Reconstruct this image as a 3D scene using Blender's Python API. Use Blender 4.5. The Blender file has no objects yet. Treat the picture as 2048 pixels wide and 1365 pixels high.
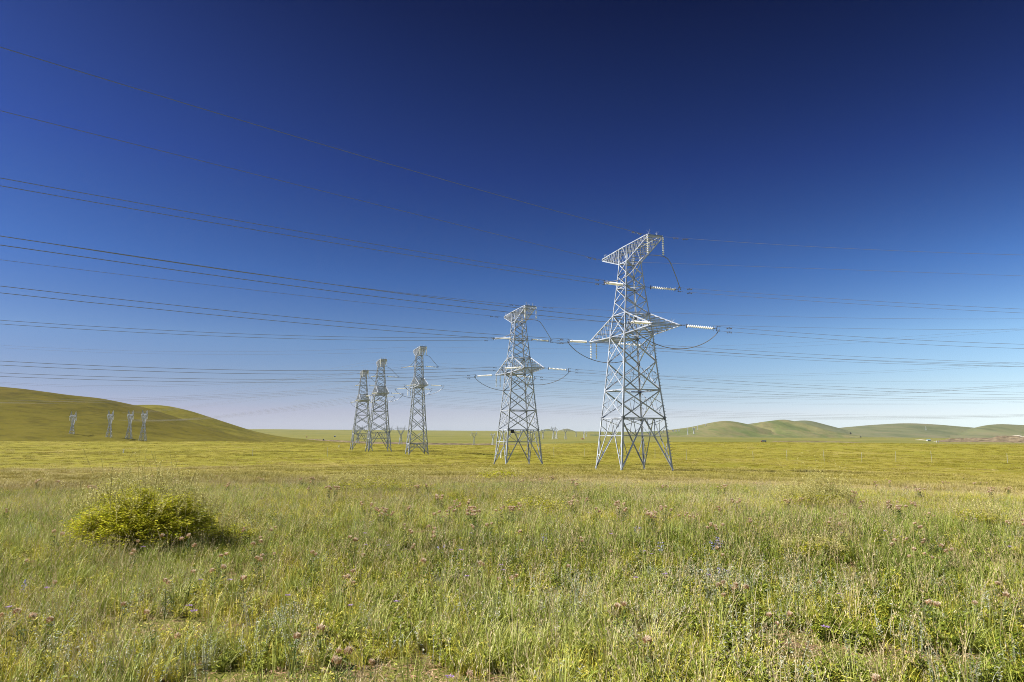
import bpy, math, random
import numpy as np
from mathutils import Vector, Matrix

SC = bpy.context.scene
COL = SC.collection
rng = np.random.default_rng(7)
random.seed(7)
R = math.radians

# ------------------------------------------------------------------ camera
F_PX, CX, CY, EYE = 1365.0, 1024.0, 682.5, 1.65
PITCH = math.atan((868.0 - CY) / F_PX)
ROLL = R(0.36)
fw = np.array([0, math.cos(PITCH), math.sin(PITCH)])
r0 = np.array([1.0, 0, 0]); u0 = np.cross(r0, fw)
RT = r0 * math.cos(ROLL) + u0 * math.sin(ROLL)
UP = -r0 * math.sin(ROLL) + u0 * math.cos(ROLL)
E0 = np.array([0, 0, EYE])
cd = bpy.data.cameras.new('camera'); cam = bpy.data.objects.new('camera', cd); COL.objects.link(cam)
cd.sensor_width = 36.0; cd.lens = 36.0 * F_PX / 2048.0; cd.clip_start = .05; cd.clip_end = 60000
M = Matrix(((RT[0], UP[0], -fw[0], 0), (RT[1], UP[1], -fw[1], 0), (RT[2], UP[2], -fw[2], EYE), (0, 0, 0, 1)))
cam.matrix_world = M
SC.camera = cam

# ------------------------------------------------------------------ exposure
SC.view_settings.view_transform = 'Standard'; SC.view_settings.look = 'None'
SC.view_settings.gamma = 1.0; SC.view_settings.use_curve_mapping = False
EXPO = 0.75
SC.view_settings.exposure = EXPO
SUN_EL, SUN_AZ, SUN_W = 47.0, -99.0, 5.0
SC.cycles.use_denoising = True; SC.cycles.denoiser = 'OPENIMAGEDENOISE'; SC.cycles.denoising_input_passes = 'RGB_ALBEDO_NORMAL'; SC.cycles.denoising_prefilter = 'NONE'; SC.cycles.filter_width = .95
SC.cycles.max_bounces = 6; SC.cycles.diffuse_bounces = 2; SC.cycles.transmission_bounces = 2
SC.cycles.volume_bounces = 0; SC.cycles.transparent_max_bounces = 4
SC.cycles.caustics_reflective = False; SC.cycles.caustics_refractive = False

# ------------------------------------------------------------------ sky
def vmath(nt, op, a, b=None):
    n = nt.nodes.new('ShaderNodeVectorMath'); n.operation = op
    for i, v in enumerate((a, b)):
        if v is None: continue
        if isinstance(v, (tuple, list)): n.inputs[i].default_value = v
        else: nt.links.new(v, n.inputs[i])
    return n.outputs['Value'] if op == 'DOT_PRODUCT' else n.outputs['Vector']
def fmath(nt, op, a, b=None, c=None):
    n = nt.nodes.new('ShaderNodeMath'); n.operation = op
    for i, v in enumerate((a, b, c)):
        if v is None: continue
        if isinstance(v, (int, float)): n.inputs[i].default_value = v
        else: nt.links.new(v, n.inputs[i])
    return n.outputs[0]
def scale(nt, vec, f):
    n = nt.nodes.new('ShaderNodeVectorMath'); n.operation = 'SCALE'
    if isinstance(vec, (tuple, list)): n.inputs[0].default_value = vec
    else: nt.links.new(vec, n.inputs[0])
    nt.links.new(f, n.inputs['Scale'])
    return n.outputs['Vector']

def build_sky():
    w = bpy.data.worlds.new('World'); SC.world = w; w.use_nodes = True
    nt = w.node_tree; bg = nt.nodes['Background']; bg.inputs[1].default_value = 0.1
    s = nt.nodes.new('ShaderNodeTexSky'); s.sky_type = 'NISHITA'; s.sun_disc = False
    s.sun_elevation = R(SUN_EL); s.sun_rotation = R(SUN_AZ)
    s.altitude = 800; s.air_density = 1; s.dust_density = .6; s.ozone_density = 1.5
    tc = nt.nodes.new('ShaderNodeTexCoord'); d = tc.outputs['Generated']
    sp = nt.nodes.new('ShaderNodeSeparateXYZ'); nt.links.new(d, sp.inputs[0])
    x, z = sp.outputs[0], sp.outputs[2]
    sd = (math.sin(R(SUN_AZ)) * math.cos(R(SUN_EL)), math.cos(R(SUN_AZ)) * math.cos(R(SUN_EL)), math.sin(R(SUN_EL)))
    dot = vmath(nt, 'DOT_PRODUCT', d, sd)
    g = fmath(nt, 'SUBTRACT', 1.0, fmath(nt, 'MULTIPLY', dot, dot))          # polarised band across the sky
    h = fmath(nt, 'EXPONENT', fmath(nt, 'MULTIPLY', fmath(nt, 'MAXIMUM', z, 0.0), -1 / .15))
    h1 = fmath(nt, 'SUBTRACT', 1.0, h)
    e = scale(nt, (-2.056, -1.891, -1.578), fmath(nt, 'MULTIPLY', g, h1))
    e = vmath(nt, 'ADD', e, scale(nt, (.388, .49, .275), fmath(nt, 'MULTIPLY', x, h)))
    e = vmath(nt, 'ADD', e, scale(nt, (1.2, 1.0, .6), fmath(nt, 'MULTIPLY', fmath(nt, 'MINIMUM', x, 0.0), fmath(nt, 'MULTIPLY', h, h1))))
    e = vmath(nt, 'ADD', e, scale(nt, (.25, .301, .279), fmath(nt, 'MULTIPLY', fmath(nt, 'MULTIPLY', x, h1), fmath(nt, 'MULTIPLY_ADD', z, -2.0, 1.0))))
    p = nt.nodes.new('ShaderNodeSeparateXYZ'); nt.links.new(e, p.inputs[0])
    cb = nt.nodes.new('ShaderNodeCombineXYZ')
    for i in range(3): nt.links.new(fmath(nt, 'EXPONENT', p.outputs[i]), cb.inputs[i])
    # elevation tint
    zs = [-.02, 0, .03, .07, .13, .22, .36, .55, .8]
    cs = [(.86, 1.25, 2.1), (1.08, 1.26, 1.82), (1.40, 1.34, 1.74), (1.68, 1.70, 1.92), (2.02, 2.28, 2.52), (1.36, 1.94, 2.77),
          (.85, 1.15, 2.2), (.38, .455, .95), (.20, .19, .47)]
    ramp = nt.nodes.new('ShaderNodeValToRGB'); el = ramp.color_ramp.elements
    nt.links.new(fmath(nt, 'MULTIPLY_ADD', z, 1 / 1.1, .02 / 1.1), ramp.inputs[0])
    k = 2.0 ** -EXPO
    while len(el) < len(zs): el.new(.5)
    for i, (zz, c) in enumerate(zip(zs, cs)):
        el[i].position = (zz + .02) / 1.1
    for i, c in enumerate(cs): el[i].color = (c[0] * k / 5, c[1] * k / 5, c[2] * k / 5, 1)
    v = vmath(nt, 'MULTIPLY', s.outputs[0], ramp.outputs[0])
    v = vmath(nt, 'MULTIPLY', v, cb.outputs[0])
    v = vmath(nt, 'MULTIPLY', v, (5, 5, 5))
    nt.links.new(v, bg.inputs[0])
build_sky()

sl = bpy.data.lights.new('sun', 'SUN'); sl.energy = SUN_W; sl.angle = R(.53); sl.color = (1, .96, .89)
so = bpy.data.objects.new('sun', sl); COL.objects.link(so)
sdv = Vector((math.sin(R(SUN_AZ)) * math.cos(R(SUN_EL)), math.cos(R(SUN_AZ)) * math.cos(R(SUN_EL)), math.sin(R(SUN_EL))))
so.rotation_euler = sdv.to_track_quat('Z', 'Y').to_euler(); so.location = (-40, -20, 60)

# ------------------------------------------------------------------ helpers
def ray(x, y):
    d = fw + RT * (x - CX) / F_PX + UP * (CY - y) / F_PX
    return d / d[1]
def at(x, y, Y): return E0 + ray(x, y) * Y
def tag(o, label=None, cat=None, group=None, kind=None):
    if label: o['label'] = label
    if cat: o['category'] = cat
    if group: o['group'] = group
    if kind: o['kind'] = kind
    return o
def empty(name, loc=(0, 0, 0), rz=0.0):
    o = bpy.data.objects.new(name, None); COL.objects.link(o); o.location = loc; o.rotation_euler = (0, 0, rz)
    o.empty_display_size = .5
    return o
def copy_tree(o, parent=None):
    c = o.copy(); COL.objects.link(c)
    if parent is not None: c.parent = parent
    for ch in o.children: copy_tree(ch, c)
    return c

class MB:
    """collects geometry for one mesh"""
    def __init__(s): s.v = []; s.f = []; s.n = 0; s.mi = []
    def add(s, vs, fs, mi=0):
        s.v.append(np.asarray(vs, float)); s.f += [tuple(i + s.n for i in f) for f in fs]; s.mi += [mi] * len(fs); s.n += len(vs)
    def box8(s, o, a, b, c, mi=0):
        o, a, b, c = map(np.asarray, (o, a, b, c))
        vs = [o, o + a, o + a + b, o + b, o + c, o + a + c, o + a + b + c, o + b + c]
        s.add(vs, [(0, 3, 2, 1), (4, 5, 6, 7), (0, 1, 5, 4), (1, 2, 6, 5), (2, 3, 7, 6), (3, 0, 4, 7)], mi)
    def box(s, c, sz, mi=0, rz=0):
        c = np.asarray(c, float); ca, sa = math.cos(rz), math.sin(rz)
        a = np.array([ca, sa, 0]) * sz[0]; b = np.array([-sa, ca, 0]) * sz[1]; d = np.array([0, 0, 1.]) * sz[2]
        s.box8(c - (a + b + d) / 2, a, b, d, mi)
    def L(s, p, q, n, w, t=.02, off=0.0):
        """steel angle from p to q: one flange in the face with outward normal n, the other turned inward"""
        p = np.asarray(p, float); q = np.asarray(q, float); a = q - p; l = np.linalg.norm(a)
        if l < 1e-6: return
        n = np.asarray(n, float); n = n - a * (n @ a) / (l * l); n /= np.linalg.norm(n)
        b = np.cross(a / l, n); o = p - b * w * .5 - n * off
        s.box8(o, a, b * w, -n * t); s.box8(o - n * t, a, b * t, -n * (w - t))
    def leg(s, p, q, f1, f2, w, t=.025):
        """corner angle: flanges run from the corner edge along f1 and f2"""
        p = np.asarray(p, float); q = np.asarray(q, float); f1 = np.asarray(f1, float); f2 = np.asarray(f2, float)
        s.box8(p, q - p, f1 * w, f2 * t); s.box8(p + f2 * t, q - p, f1 * t, f2 * (w - t))
    def tube(s, pts, r, n=5, mi=0, cap=True):
        pts = np.asarray(pts, float); m = len(pts); r = np.broadcast_to(r, (m,))
        tg = np.gradient(pts, axis=0); tg /= np.linalg.norm(tg, axis=1)[:, None] + 1e-12
        ref = np.array([0, 0, 1.]) if abs(tg[:, 2]).mean() < .9 else np.array([1., 0, 0])
        x = np.cross(tg, ref); x /= np.linalg.norm(x, axis=1)[:, None] + 1e-12; y = np.cross(x, tg)
        an = np.arange(n) * 2 * math.pi / n
        vs = pts[:, None] + r[:, None, None] * (np.cos(an)[None, :, None] * x[:, None] + np.sin(an)[None, :, None] * y[:, None])
        fs = [(i * n + j, i * n + (j + 1) % n, (i + 1) * n + (j + 1) % n, (i + 1) * n + j) for i in range(m - 1) for j in range(n)]
        if cap: fs += [tuple(range(n))[::-1], tuple((m - 1) * n + j for j in range(n))]
        s.add(vs.reshape(-1, 3), fs, mi)
    def lathe(s, prof, n=8, o=(0, 0, 0), mi=0):
        prof = np.asarray(prof, float); m = len(prof); an = np.arange(n) * 2 * math.pi / n
        vs = np.zeros((m, n, 3)); vs[..., 0] = prof[:, :1] * np.cos(an); vs[..., 1] = prof[:, :1] * np.sin(an); vs[..., 2] = prof[:, 1:]
        fs = [(i * n + j, i * n + (j + 1) % n, (i + 1) * n + (j + 1) % n, (i + 1) * n + j) for i in range(m - 1) for j in range(n)]
        fs += [tuple(range(n))[::-1], tuple((m - 1) * n + j for j in range(n))]
        s.add((vs + np.asarray(o)).reshape(-1, 3), fs, mi)
    def mesh(s, name, mats, smooth=False):
        me = bpy.data.meshes.new(name)
        me.from_pydata(np.concatenate(s.v).tolist() if s.v else [], [], s.f)
        for m in (mats if isinstance(mats, (list, tuple)) else [mats]): me.materials.append(m)
        if any(s.mi): me.polygons.foreach_set('material_index', s.mi)
        if smooth: me.polygons.foreach_set('use_smooth', [True] * len(s.f))
        me.update()
        return me
    def build(s, name, mats, parent=None, smooth=False):
        return link(name, s.mesh(name, mats, smooth), parent)
def link(name, me, parent=None):
    o = bpy.data.objects.new(name, me); COL.objects.link(o)
    if parent is not None: o.parent = parent
    return o
def grid_mesh(name, P, mat, smooth=True):
    """P: rows x cols x 3"""
    m, n = P.shape[:2]
    i = np.arange(m - 1)[:, None] * n + np.arange(n - 1)[None]
    f = np.stack([i, i + 1, i + n + 1, i + n], -1).reshape(-1, 4)
    me = bpy.data.meshes.new(name); me.vertices.add(m * n); me.vertices.foreach_set('co', P.reshape(-1).astype(np.float32))
    me.loops.add(len(f) * 4); me.loops.foreach_set('vertex_index', f.reshape(-1).astype(np.int32))
    me.polygons.add(len(f)); me.polygons.foreach_set('loop_start', np.arange(len(f), dtype=np.int32) * 4)
    me.update(calc_edges=True); me.polygons.foreach_set('use_smooth', np.full(len(f), smooth)); me.materials.append(mat)
    me.validate()
    return me

_lat = rng.random((64, 64))
def vnoise(x, y, s=1.0, seed=0):
    x = np.asarray(x, float) / s + seed * 17.3; y = np.asarray(y, float) / s + seed * 9.1
    xi = np.floor(x).astype(int); yi = np.floor(y).astype(int); fx = x - xi; fy = y - yi
    fx = fx * fx * (3 - 2 * fx); fy = fy * fy * (3 - 2 * fy)
    g = lambda a, b: _lat[a % 64, b % 64]
    return (g(xi, yi) * (1 - fx) + g(xi + 1, yi) * fx) * (1 - fy) + (g(xi, yi + 1) * (1 - fx) + g(xi + 1, yi + 1) * fx) * fy

# ------------------------------------------------------------------ materials
def mat(name):
    m = bpy.data.materials.new(name); m.use_nodes = True
    nt = m.node_tree; return m, nt, nt.nodes['Principled BSDF']
def noise(nt, scale_, detail=4, rough=.55, vec=None, stretch=None):
    n = nt.nodes.new('ShaderNodeTexNoise'); n.inputs['Scale'].default_value = scale_; n.inputs['Detail'].default_value = detail
    n.inputs['Roughness'].default_value = rough
    if vec is None:
        vec = nt.nodes.new('ShaderNodeNewGeometry').outputs['Position']
    if stretch:
        vec = vmath(nt, 'MULTIPLY', vec, stretch)
    nt.links.new(vec, n.inputs['Vector'])
    return n.outputs['Fac']
def ramp(nt, fac, stops):
    r = nt.nodes.new('ShaderNodeValToRGB'); e = r.color_ramp.elements
    while len(e) < len(stops): e.new(.5)
    for i, (p, c) in enumerate(stops): e[i].position = p
    for i, (p, c) in enumerate(stops): e[i].color = (*c, 1)
    nt.links.new(fac, r.inputs[0]); return r.outputs[0]
def mix(nt, fac, a, b):
    n = nt.nodes.new('ShaderNodeMix'); n.data_type = 'RGBA'
    if isinstance(fac, (int, float)): n.inputs[0].default_value = fac
    else: nt.links.new(fac, n.inputs[0])
    for k, v in ((6, a), (7, b)):
        if isinstance(v, tuple): n.inputs[k].default_value = (*v, 1)
        else: nt.links.new(v, n.inputs[k])
    return n.outputs[2]
def plain(name, col, rough=.6, metal=0.0, var=.12, sc=3.0):
    m, nt, b = mat(name)
    lo = tuple(c * (1 - var) for c in col); hi = tuple(min(1, c * (1 + var)) for c in col)
    c = ramp(nt, noise(nt, sc), [(.3, lo), (.7, hi)]); nt.links.new(c, b.inputs['Base Color'])
    b.inputs['Roughness'].default_value = rough; b.inputs['Metallic'].default_value = metal
    return m
STEEL = plain('galvanised_steel', (.40, .43, .48), .42, 0.0, .34, .7)
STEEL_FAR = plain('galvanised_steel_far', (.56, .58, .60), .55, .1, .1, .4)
WIRE = plain('aluminium_cable', (.20, .20, .22), .42, .1, .1)
PORC = plain('white_porcelain', (.80, .80, .77), .25, 0, .05)
FIT = plain('dark_fitting', (.16, .16, .17), .5, .4, .2)
DARK = plain('dark_plate', (.02, .02, .025), .5)
CONC = plain('pale_post', (.42, .40, .29), .8)

def leafmat(name, cols, tw=.35, transl=.15, rough=.55):
    """cols: three colours picked by each blade's own number and by the tuft's number"""
    m, nt, b = mat(name)
    a = nt.nodes.new('ShaderNodeAttribute'); a.attribute_name = 'bt'
    t = nt.nodes.new('ShaderNodeAttribute'); t.attribute_type = 'INSTANCER'; t.attribute_name = 'tint'
    f = fmath(nt, 'ADD', fmath(nt, 'MULTIPLY', a.outputs['Fac'], 1 - tw), fmath(nt, 'MULTIPLY', t.outputs['Fac'], tw))
    n = len(cols)
    c = ramp(nt, f, [(.12 + .76 * i / (n - 1), cols[i]) for i in range(n)])
    nt.links.new(c, b.inputs['Base Color']); b.inputs['Roughness'].default_value = rough
    b.inputs['Specular IOR Level'].default_value = .3
    tr = nt.nodes.new('ShaderNodeBsdfTranslucent'); nt.links.new(c, tr.inputs[0])
    ms = nt.nodes.new('ShaderNodeMixShader'); ms.inputs[0].default_value = transl
    nt.links.new(b.outputs[0], ms.inputs[1]); nt.links.new(tr.outputs[0], ms.inputs[2])
    nt.links.new(ms.outputs[0], nt.nodes['Material Output'].inputs[0])
    return m

# ------------------------------------------------------------------ terrain
_kd = [0, 17, 24, 30, 50, 75, 100, 146, 190, 235, 267, 305, 400, 480, 520, 560, 620, 700, 800, 1000, 1500, 1840, 2200, 2800, 3500, 4800, 9500]
_kz = [0, 0, -.22, -.55, -1.5, -2.5, -3.35, -4.85, -5.25, -5.4, -5.4, -5.95, -6.2, -6.0, -6.0, -6.6, -10, -15, -20, -27, -31, -32, -27, -18, -13, -9, -5]
_td = np.r_[np.arange(0, 700, 1.0), np.arange(700, 9500, 10.0)]
_tz = np.interp(_td, _kd, _kz)
for _ in range(3):
    k = 7; p = np.pad(_tz[:700], k // 2, mode='edge'); _tz[:700] = np.convolve(p, np.ones(k) / k, 'valid')
for _ in range(3):
    k = 15; p = np.pad(_tz[700:], k // 2, mode='edge'); q = np.convolve(p, np.ones(k) / k, 'valid'); q[:8] = _tz[700:708]; _tz[700:] = q
def sstep(a, b, x):
    t = np.clip((x - a) / (b - a), 0, 1); return t * t * (3 - 2 * t)
def ground(x, y, rough=True):
    x = np.asarray(x, float); y = np.asarray(y, float)
    d = np.hypot(x, y); az = np.degrees(np.arctan2(x, y))
    z = np.interp(d, _td, _tz)
    zc = np.interp(az, [-37, -25, -17, -5, 3, 13, 20, 37], [-4.8, -4.8, -5.4, -7.5, -6.0, -3.7, -3.2, -2.9])
    z = z + (zc + 6.0) * sstep(240, 520, d) * (1 - sstep(600, 900, d))
    plateau = sstep(-32, -26, az) * (1 - sstep(11, 17, az))
    z = z + plateau * (sstep(4800, 6900, d) * 36 - sstep(7300, 9000, d) * 60)
    if rough:
        z = z + (vnoise(x, y, 3.1, 1) - .5) * .10 * sstep(3, 9, d) + (vnoise(x, y, 23, 2) - .5) * .5 * sstep(35, 130, d) \
            + (vnoise(x, y, 130, 3) - .5) * 2.5 * sstep(700, 1300, d) + (vnoise(x, y, .55, 4) - .5) * .04
    return z

def soil_material():
    m, nt, b = mat('meadow_soil')
    pos = nt.nodes.new('ShaderNodeNewGeometry').outputs['Position']
    n1 = noise(nt, 2.2, 6, .65, pos); n2 = noise(nt, 26, 6, .75, pos); n3 = noise(nt, .05, 5, .6, pos, (1, .45, 1))
    bare = ramp(nt, n2, [(.3, (.13, .075, .045)), (.5, (.28, .175, .115)), (.7, (.48, .35, .25))])
    thatch = ramp(nt, n2, [(.3, (.13, .14, .03)), (.55, (.25, .24, .06)), (.75, (.36, .32, .12))])
    near = mix(nt, ramp(nt, n1, [(.52, (0, 0, 0)), (.64, (1, 1, 1))]), thatch, bare)
    turf = ramp(nt, n3, [(.3, (0.1973, 0.1911, 0.02068)), (.45, (0.2455, 0.2214, 0.02812)), (.6, (0.2849, 0.2432, 0.04136)), (.72, (0.3245, 0.2692, 0.07445))])
    n4 = noise(nt, .8, 5, .7, pos)
    turf = mix(nt, ramp(nt, n4, [(.42, (0, 0, 0)), (.62, (.4, .4, .4))]), turf, (.28, .265, .032))
    ln = nt.nodes.new('ShaderNodeVectorMath'); ln.operation = 'LENGTH'; nt.links.new(pos, ln.inputs[0])
    f = nt.nodes.new('ShaderNodeMapRange'); nt.links.new(ln.outputs['Value'], f.inputs[0]); f.inputs[1].default_value = 22; f.inputs[2].default_value = 45
    nt.links.new(mix(nt, f.outputs[0], near, turf), b.inputs['Base Color'])
    b.inputs['Roughness'].default_value = .95; b.inputs['Specular IOR Level'].default_value = .1
    bp = nt.nodes.new('ShaderNodeBump'); bp.inputs['Strength'].default_value = .7; bp.inputs['Distance'].default_value = .06
    nt.links.new(n2, bp.inputs['Height']); nt.links.new(bp.outputs[0], b.inputs['Normal'])
    return m
def turf_material(name, cols, sc, st=(1, 1, 1), bump=1.0, patch=None, foot=None, streak=0.0):
    m, nt, b = mat(name)
    pos = nt.nodes.new('ShaderNodeNewGeometry').outputs['Position']
    n1 = noise(nt, sc, 6, .6, pos, st); n2 = noise(nt, sc * 9, 4, .65, pos)
    c = ramp(nt, n1, [(.30 + .4 * i / (len(cols) - 1), k) for i, k in enumerate(cols)])
    c2 = mix(nt, ramp(nt, n2, [(.35, (0, 0, 0)), (.7, (.35, .35, .35))]), c, patch or cols[0])
    if foot:
        sp = nt.nodes.new('ShaderNodeSeparateXYZ'); nt.links.new(pos, sp.inputs[0])
        hz = fmath(nt, 'ADD', sp.outputs[2], fmath(nt, 'MULTIPLY_ADD', n1, 60.0, -30.0))
        mr = nt.nodes.new('ShaderNodeMapRange'); nt.links.new(hz, mr.inputs[0]); mr.inputs[1].default_value = foot[0]; mr.inputs[2].default_value = foot[1]; mr.inputs[3].default_value = 1; mr.inputs[4].default_value = 0
        c2 = mix(nt, mr.outputs[0], c2, mix(nt, n2, foot[2], foot[3]))
    if streak:
        n5 = noise(nt, .16, 5, .7, pos, (.35, .5, 2.5))
        c2 = mix(nt, ramp(nt, n5, [(.38, (0, 0, 0)), (.66, (streak,) * 3)]), c2, tuple(v * 1.9 for v in cols[1]))
        n6 = noise(nt, .07, 5, .7, pos, (.5, .6, 2.5))
        c2 = mix(nt, ramp(nt, n6, [(.45, (0, 0, 0)), (.7, (streak,) * 3)]), c2, tuple(v * .55 for v in cols[0]))
    nt.links.new(c2, b.inputs['Base Color']); b.inputs['Roughness'].default_value = .95; b.inputs['Specular IOR Level'].default_value = .1
    bp = nt.nodes.new('ShaderNodeBump'); bp.inputs['Strength'].default_value = .5; bp.inputs['Distance'].default_value = bump
    nt.links.new(n2, bp.inputs['Height']); nt.links.new(bp.outputs[0], b.inputs['Normal'])
    return m

def polar(a0, a1, na, ds, name, mtl):
    az = np.radians(np.linspace(a0, a1, na)); A, D = np.meshgrid(az, ds)
    X, Y = D * np.sin(A), D * np.cos(A)
    return link(name, grid_mesh(name, np.stack([X, Y, ground(X, Y)], -1), mtl))
SOIL = soil_material()
PLAIN = turf_material('plain_turf', [(0.117, 0.126, 0.0198), (0.162, 0.162, 0.0288), (0.216, 0.198, 0.045), (0.1485, 0.153, 0.0324)], .0032, (.5, 1.6, 1), 1.5, (.205, .19, .045))
g1 = polar(-85, 85, 520, np.r_[np.geomspace(.4, 640, 420)], 'ground', SOIL); tag(g1, 'grassy meadow floor sloping away to the pylons', 'ground', kind='structure')
g2 = polar(-60, 60, 480, np.r_[np.linspace(622, 2400, 110), np.linspace(2420, 9300, 170)], 'plain', PLAIN); tag(g2, 'pale green grassland plain beyond the meadow', 'plain', kind='structure')

def hill(name, label, ridge, Dr, Df, Db, mtl, zf=None, rough=2.0, nsc=60, ease=1.0, rows=60, spur=None, cols=None, ridged=0.0):
    """ridge: (px x, px y) skyline of the hill at distance Dr; it rises from Df and falls again to Db"""
    xs = np.array([p[0] for p in ridge], float); ys = np.array([p[1] for p in ridge], float)
    n = cols or int(np.clip((xs[-1] - xs[0]) / 4, 30, 200))
    xi = np.linspace(xs[0], xs[-1], n); yi = np.interp(xi, xs, ys)
    for _ in range(2):
        k = 5; yi = np.convolve(np.pad(yi, 2, mode='edge'), np.ones(k) / k, 'valid')
    drr = Dr(xi) if callable(Dr) else np.full(n, Dr)
    dff = Df(xi) if callable(Df) else np.full(n, Df)
    P = np.zeros((rows + 14, n, 3))
    for j in range(n):
        d = ray(xi[j], yi[j]); h2 = np.hypot(d[0], d[1]); d = d / h2
        zr = EYE + d[2] * drr[j]
        t = np.linspace(0, 1, rows); D = dff[j] + (drr[j] - dff[j]) * t
        x, y = d[0] * D, d[1] * D
        z0 = (zf if zf is not None else float(ground(d[0] * dff[j], d[1] * dff[j], False))) - 3
        zr = max(zr, z0 + .5)
        s = t ** ease; s = s * s * (3 - 2 * s)
        z = z0 + (zr - z0) * s + (vnoise(x, y, nsc, 5) - .5 + .5 * (vnoise(x, y, nsc * .37, 6) - .5)) * 2 * rough * np.sin(np.pi * t) ** .8 * min(1, (zr - z0) / 30) + ridged * (1 - np.abs(2 * vnoise(x * 1.0, y * .45, nsc * .8, 7) - 1) - .6) * np.sin(np.pi * t) ** .7 * min(1, (zr - z0) / 30)
        if spur: z = z + spur(x, y, t) * (zr - z0)
        # keep the ridge as the skyline
        el = (zr - EYE) / drr[j]; lim = EYE + el * D; z = np.where(t < .97, np.minimum(z, lim - .15 * (1 - t)), z)
        P[:rows, j] = np.stack([x, y, z], 1)
        tb = np.linspace(0, 1, 15)[1:]; Dbk = drr[j] + (Db - drr[j]) * tb
        P[rows:, j] = np.stack([d[0] * Dbk, d[1] * Dbk, zr + (z0 - zr) * (tb * tb * (3 - 2 * tb))], 1)
    o = link(name, grid_mesh(name, P, mtl)); tag(o, label, 'hill', kind='structure'); return o
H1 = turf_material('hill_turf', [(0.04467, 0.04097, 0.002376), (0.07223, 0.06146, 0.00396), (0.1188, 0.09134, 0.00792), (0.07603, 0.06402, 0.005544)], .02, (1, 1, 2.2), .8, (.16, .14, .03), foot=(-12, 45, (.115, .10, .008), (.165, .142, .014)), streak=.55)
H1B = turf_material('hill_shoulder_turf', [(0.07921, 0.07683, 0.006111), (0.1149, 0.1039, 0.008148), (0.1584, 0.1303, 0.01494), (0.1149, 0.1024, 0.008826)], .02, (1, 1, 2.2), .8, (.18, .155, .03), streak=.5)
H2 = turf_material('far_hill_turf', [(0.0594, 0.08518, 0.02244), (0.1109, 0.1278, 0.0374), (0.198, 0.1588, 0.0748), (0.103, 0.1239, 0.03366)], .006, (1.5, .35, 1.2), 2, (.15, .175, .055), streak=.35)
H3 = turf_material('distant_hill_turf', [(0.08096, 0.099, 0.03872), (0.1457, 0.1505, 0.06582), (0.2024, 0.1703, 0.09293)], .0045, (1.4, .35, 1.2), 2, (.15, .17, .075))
hill('hill', 'big olive green hill at the left edge behind four pylons',
     [(-420, 760), (-200, 764), (-80, 769), (0, 774), (50, 779), (130, 790), (200, 797), (250, 807), (290, 816), (340, 831), (400, 850), (470, 872), (540, 886)],
     1250, 690, 1800, H1, rough=3.0, nsc=90, ridged=3.0)
hill('hill', 'lower green hill shoulder descending behind the big left hill',
     [(150, 815), (230, 812), (280, 810.5), (310, 810), (340, 813), (380, 822), (430, 838), (470, 851), (505, 862), (540, 870), (580, 876), (640, 882), (700, 886), (760, 892)],
     1700, 1150, 2300, H1B, rough=2.5, nsc=110)
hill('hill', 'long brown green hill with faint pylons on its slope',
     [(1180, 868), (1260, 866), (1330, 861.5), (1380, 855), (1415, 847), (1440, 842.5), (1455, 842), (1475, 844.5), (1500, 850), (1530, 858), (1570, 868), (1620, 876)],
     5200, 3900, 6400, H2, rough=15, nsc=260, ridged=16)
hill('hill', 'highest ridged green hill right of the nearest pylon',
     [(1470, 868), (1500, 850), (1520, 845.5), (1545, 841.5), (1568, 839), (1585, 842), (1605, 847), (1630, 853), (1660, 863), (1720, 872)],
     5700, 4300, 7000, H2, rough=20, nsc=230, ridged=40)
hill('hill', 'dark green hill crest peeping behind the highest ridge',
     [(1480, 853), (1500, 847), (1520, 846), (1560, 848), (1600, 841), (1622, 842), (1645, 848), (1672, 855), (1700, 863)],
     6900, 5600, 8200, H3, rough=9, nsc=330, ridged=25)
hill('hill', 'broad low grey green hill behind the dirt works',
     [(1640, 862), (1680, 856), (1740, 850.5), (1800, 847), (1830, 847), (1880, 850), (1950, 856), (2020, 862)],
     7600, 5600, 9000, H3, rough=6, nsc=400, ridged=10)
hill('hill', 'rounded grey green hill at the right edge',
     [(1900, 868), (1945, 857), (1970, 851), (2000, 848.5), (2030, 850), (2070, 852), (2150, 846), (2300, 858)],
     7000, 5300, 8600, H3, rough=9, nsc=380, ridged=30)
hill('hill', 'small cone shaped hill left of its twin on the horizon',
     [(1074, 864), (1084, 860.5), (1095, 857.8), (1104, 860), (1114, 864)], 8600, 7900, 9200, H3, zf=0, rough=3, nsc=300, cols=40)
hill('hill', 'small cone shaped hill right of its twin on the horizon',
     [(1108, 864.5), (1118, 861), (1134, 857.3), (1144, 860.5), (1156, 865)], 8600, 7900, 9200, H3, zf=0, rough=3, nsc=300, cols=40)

# ------------------------------------------------------------------ pylons
TH = R(18.5)
uu = np.array([math.cos(TH), math.sin(TH), 0]); vv = np.array([math.sin(TH), -math.cos(TH), 0])

def insul_mesh(name, length, n, r, det):
    mb = MB(); prof = [(.03, 0)]
    p = length / n
    for i in range(n):
        z = i * p
        prof += ([(.035, z + .1 * p), (r, z + .42 * p), (r * .96, z + .55 * p), (.05, z + .72 * p)] if det else [(.05, z + .1 * p), (r, z + .5 * p), (.06, z + .9 * p)])
    prof.append((.03, length)); mb.lathe(prof, 10 if det else 6)
    return mb.mesh(name, PORC)
INS_S = insul_mesh('insulator_string', 3.5, 13, .17, True); INS_H = insul_mesh('insulator_string', 2.6, 10, .16, True)
INS_S2 = insul_mesh('insulator_string', 3.5, 16, .16, False); INS_H2 = insul_mesh('insulator_string', 2.6, 13, .16, False)

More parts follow.
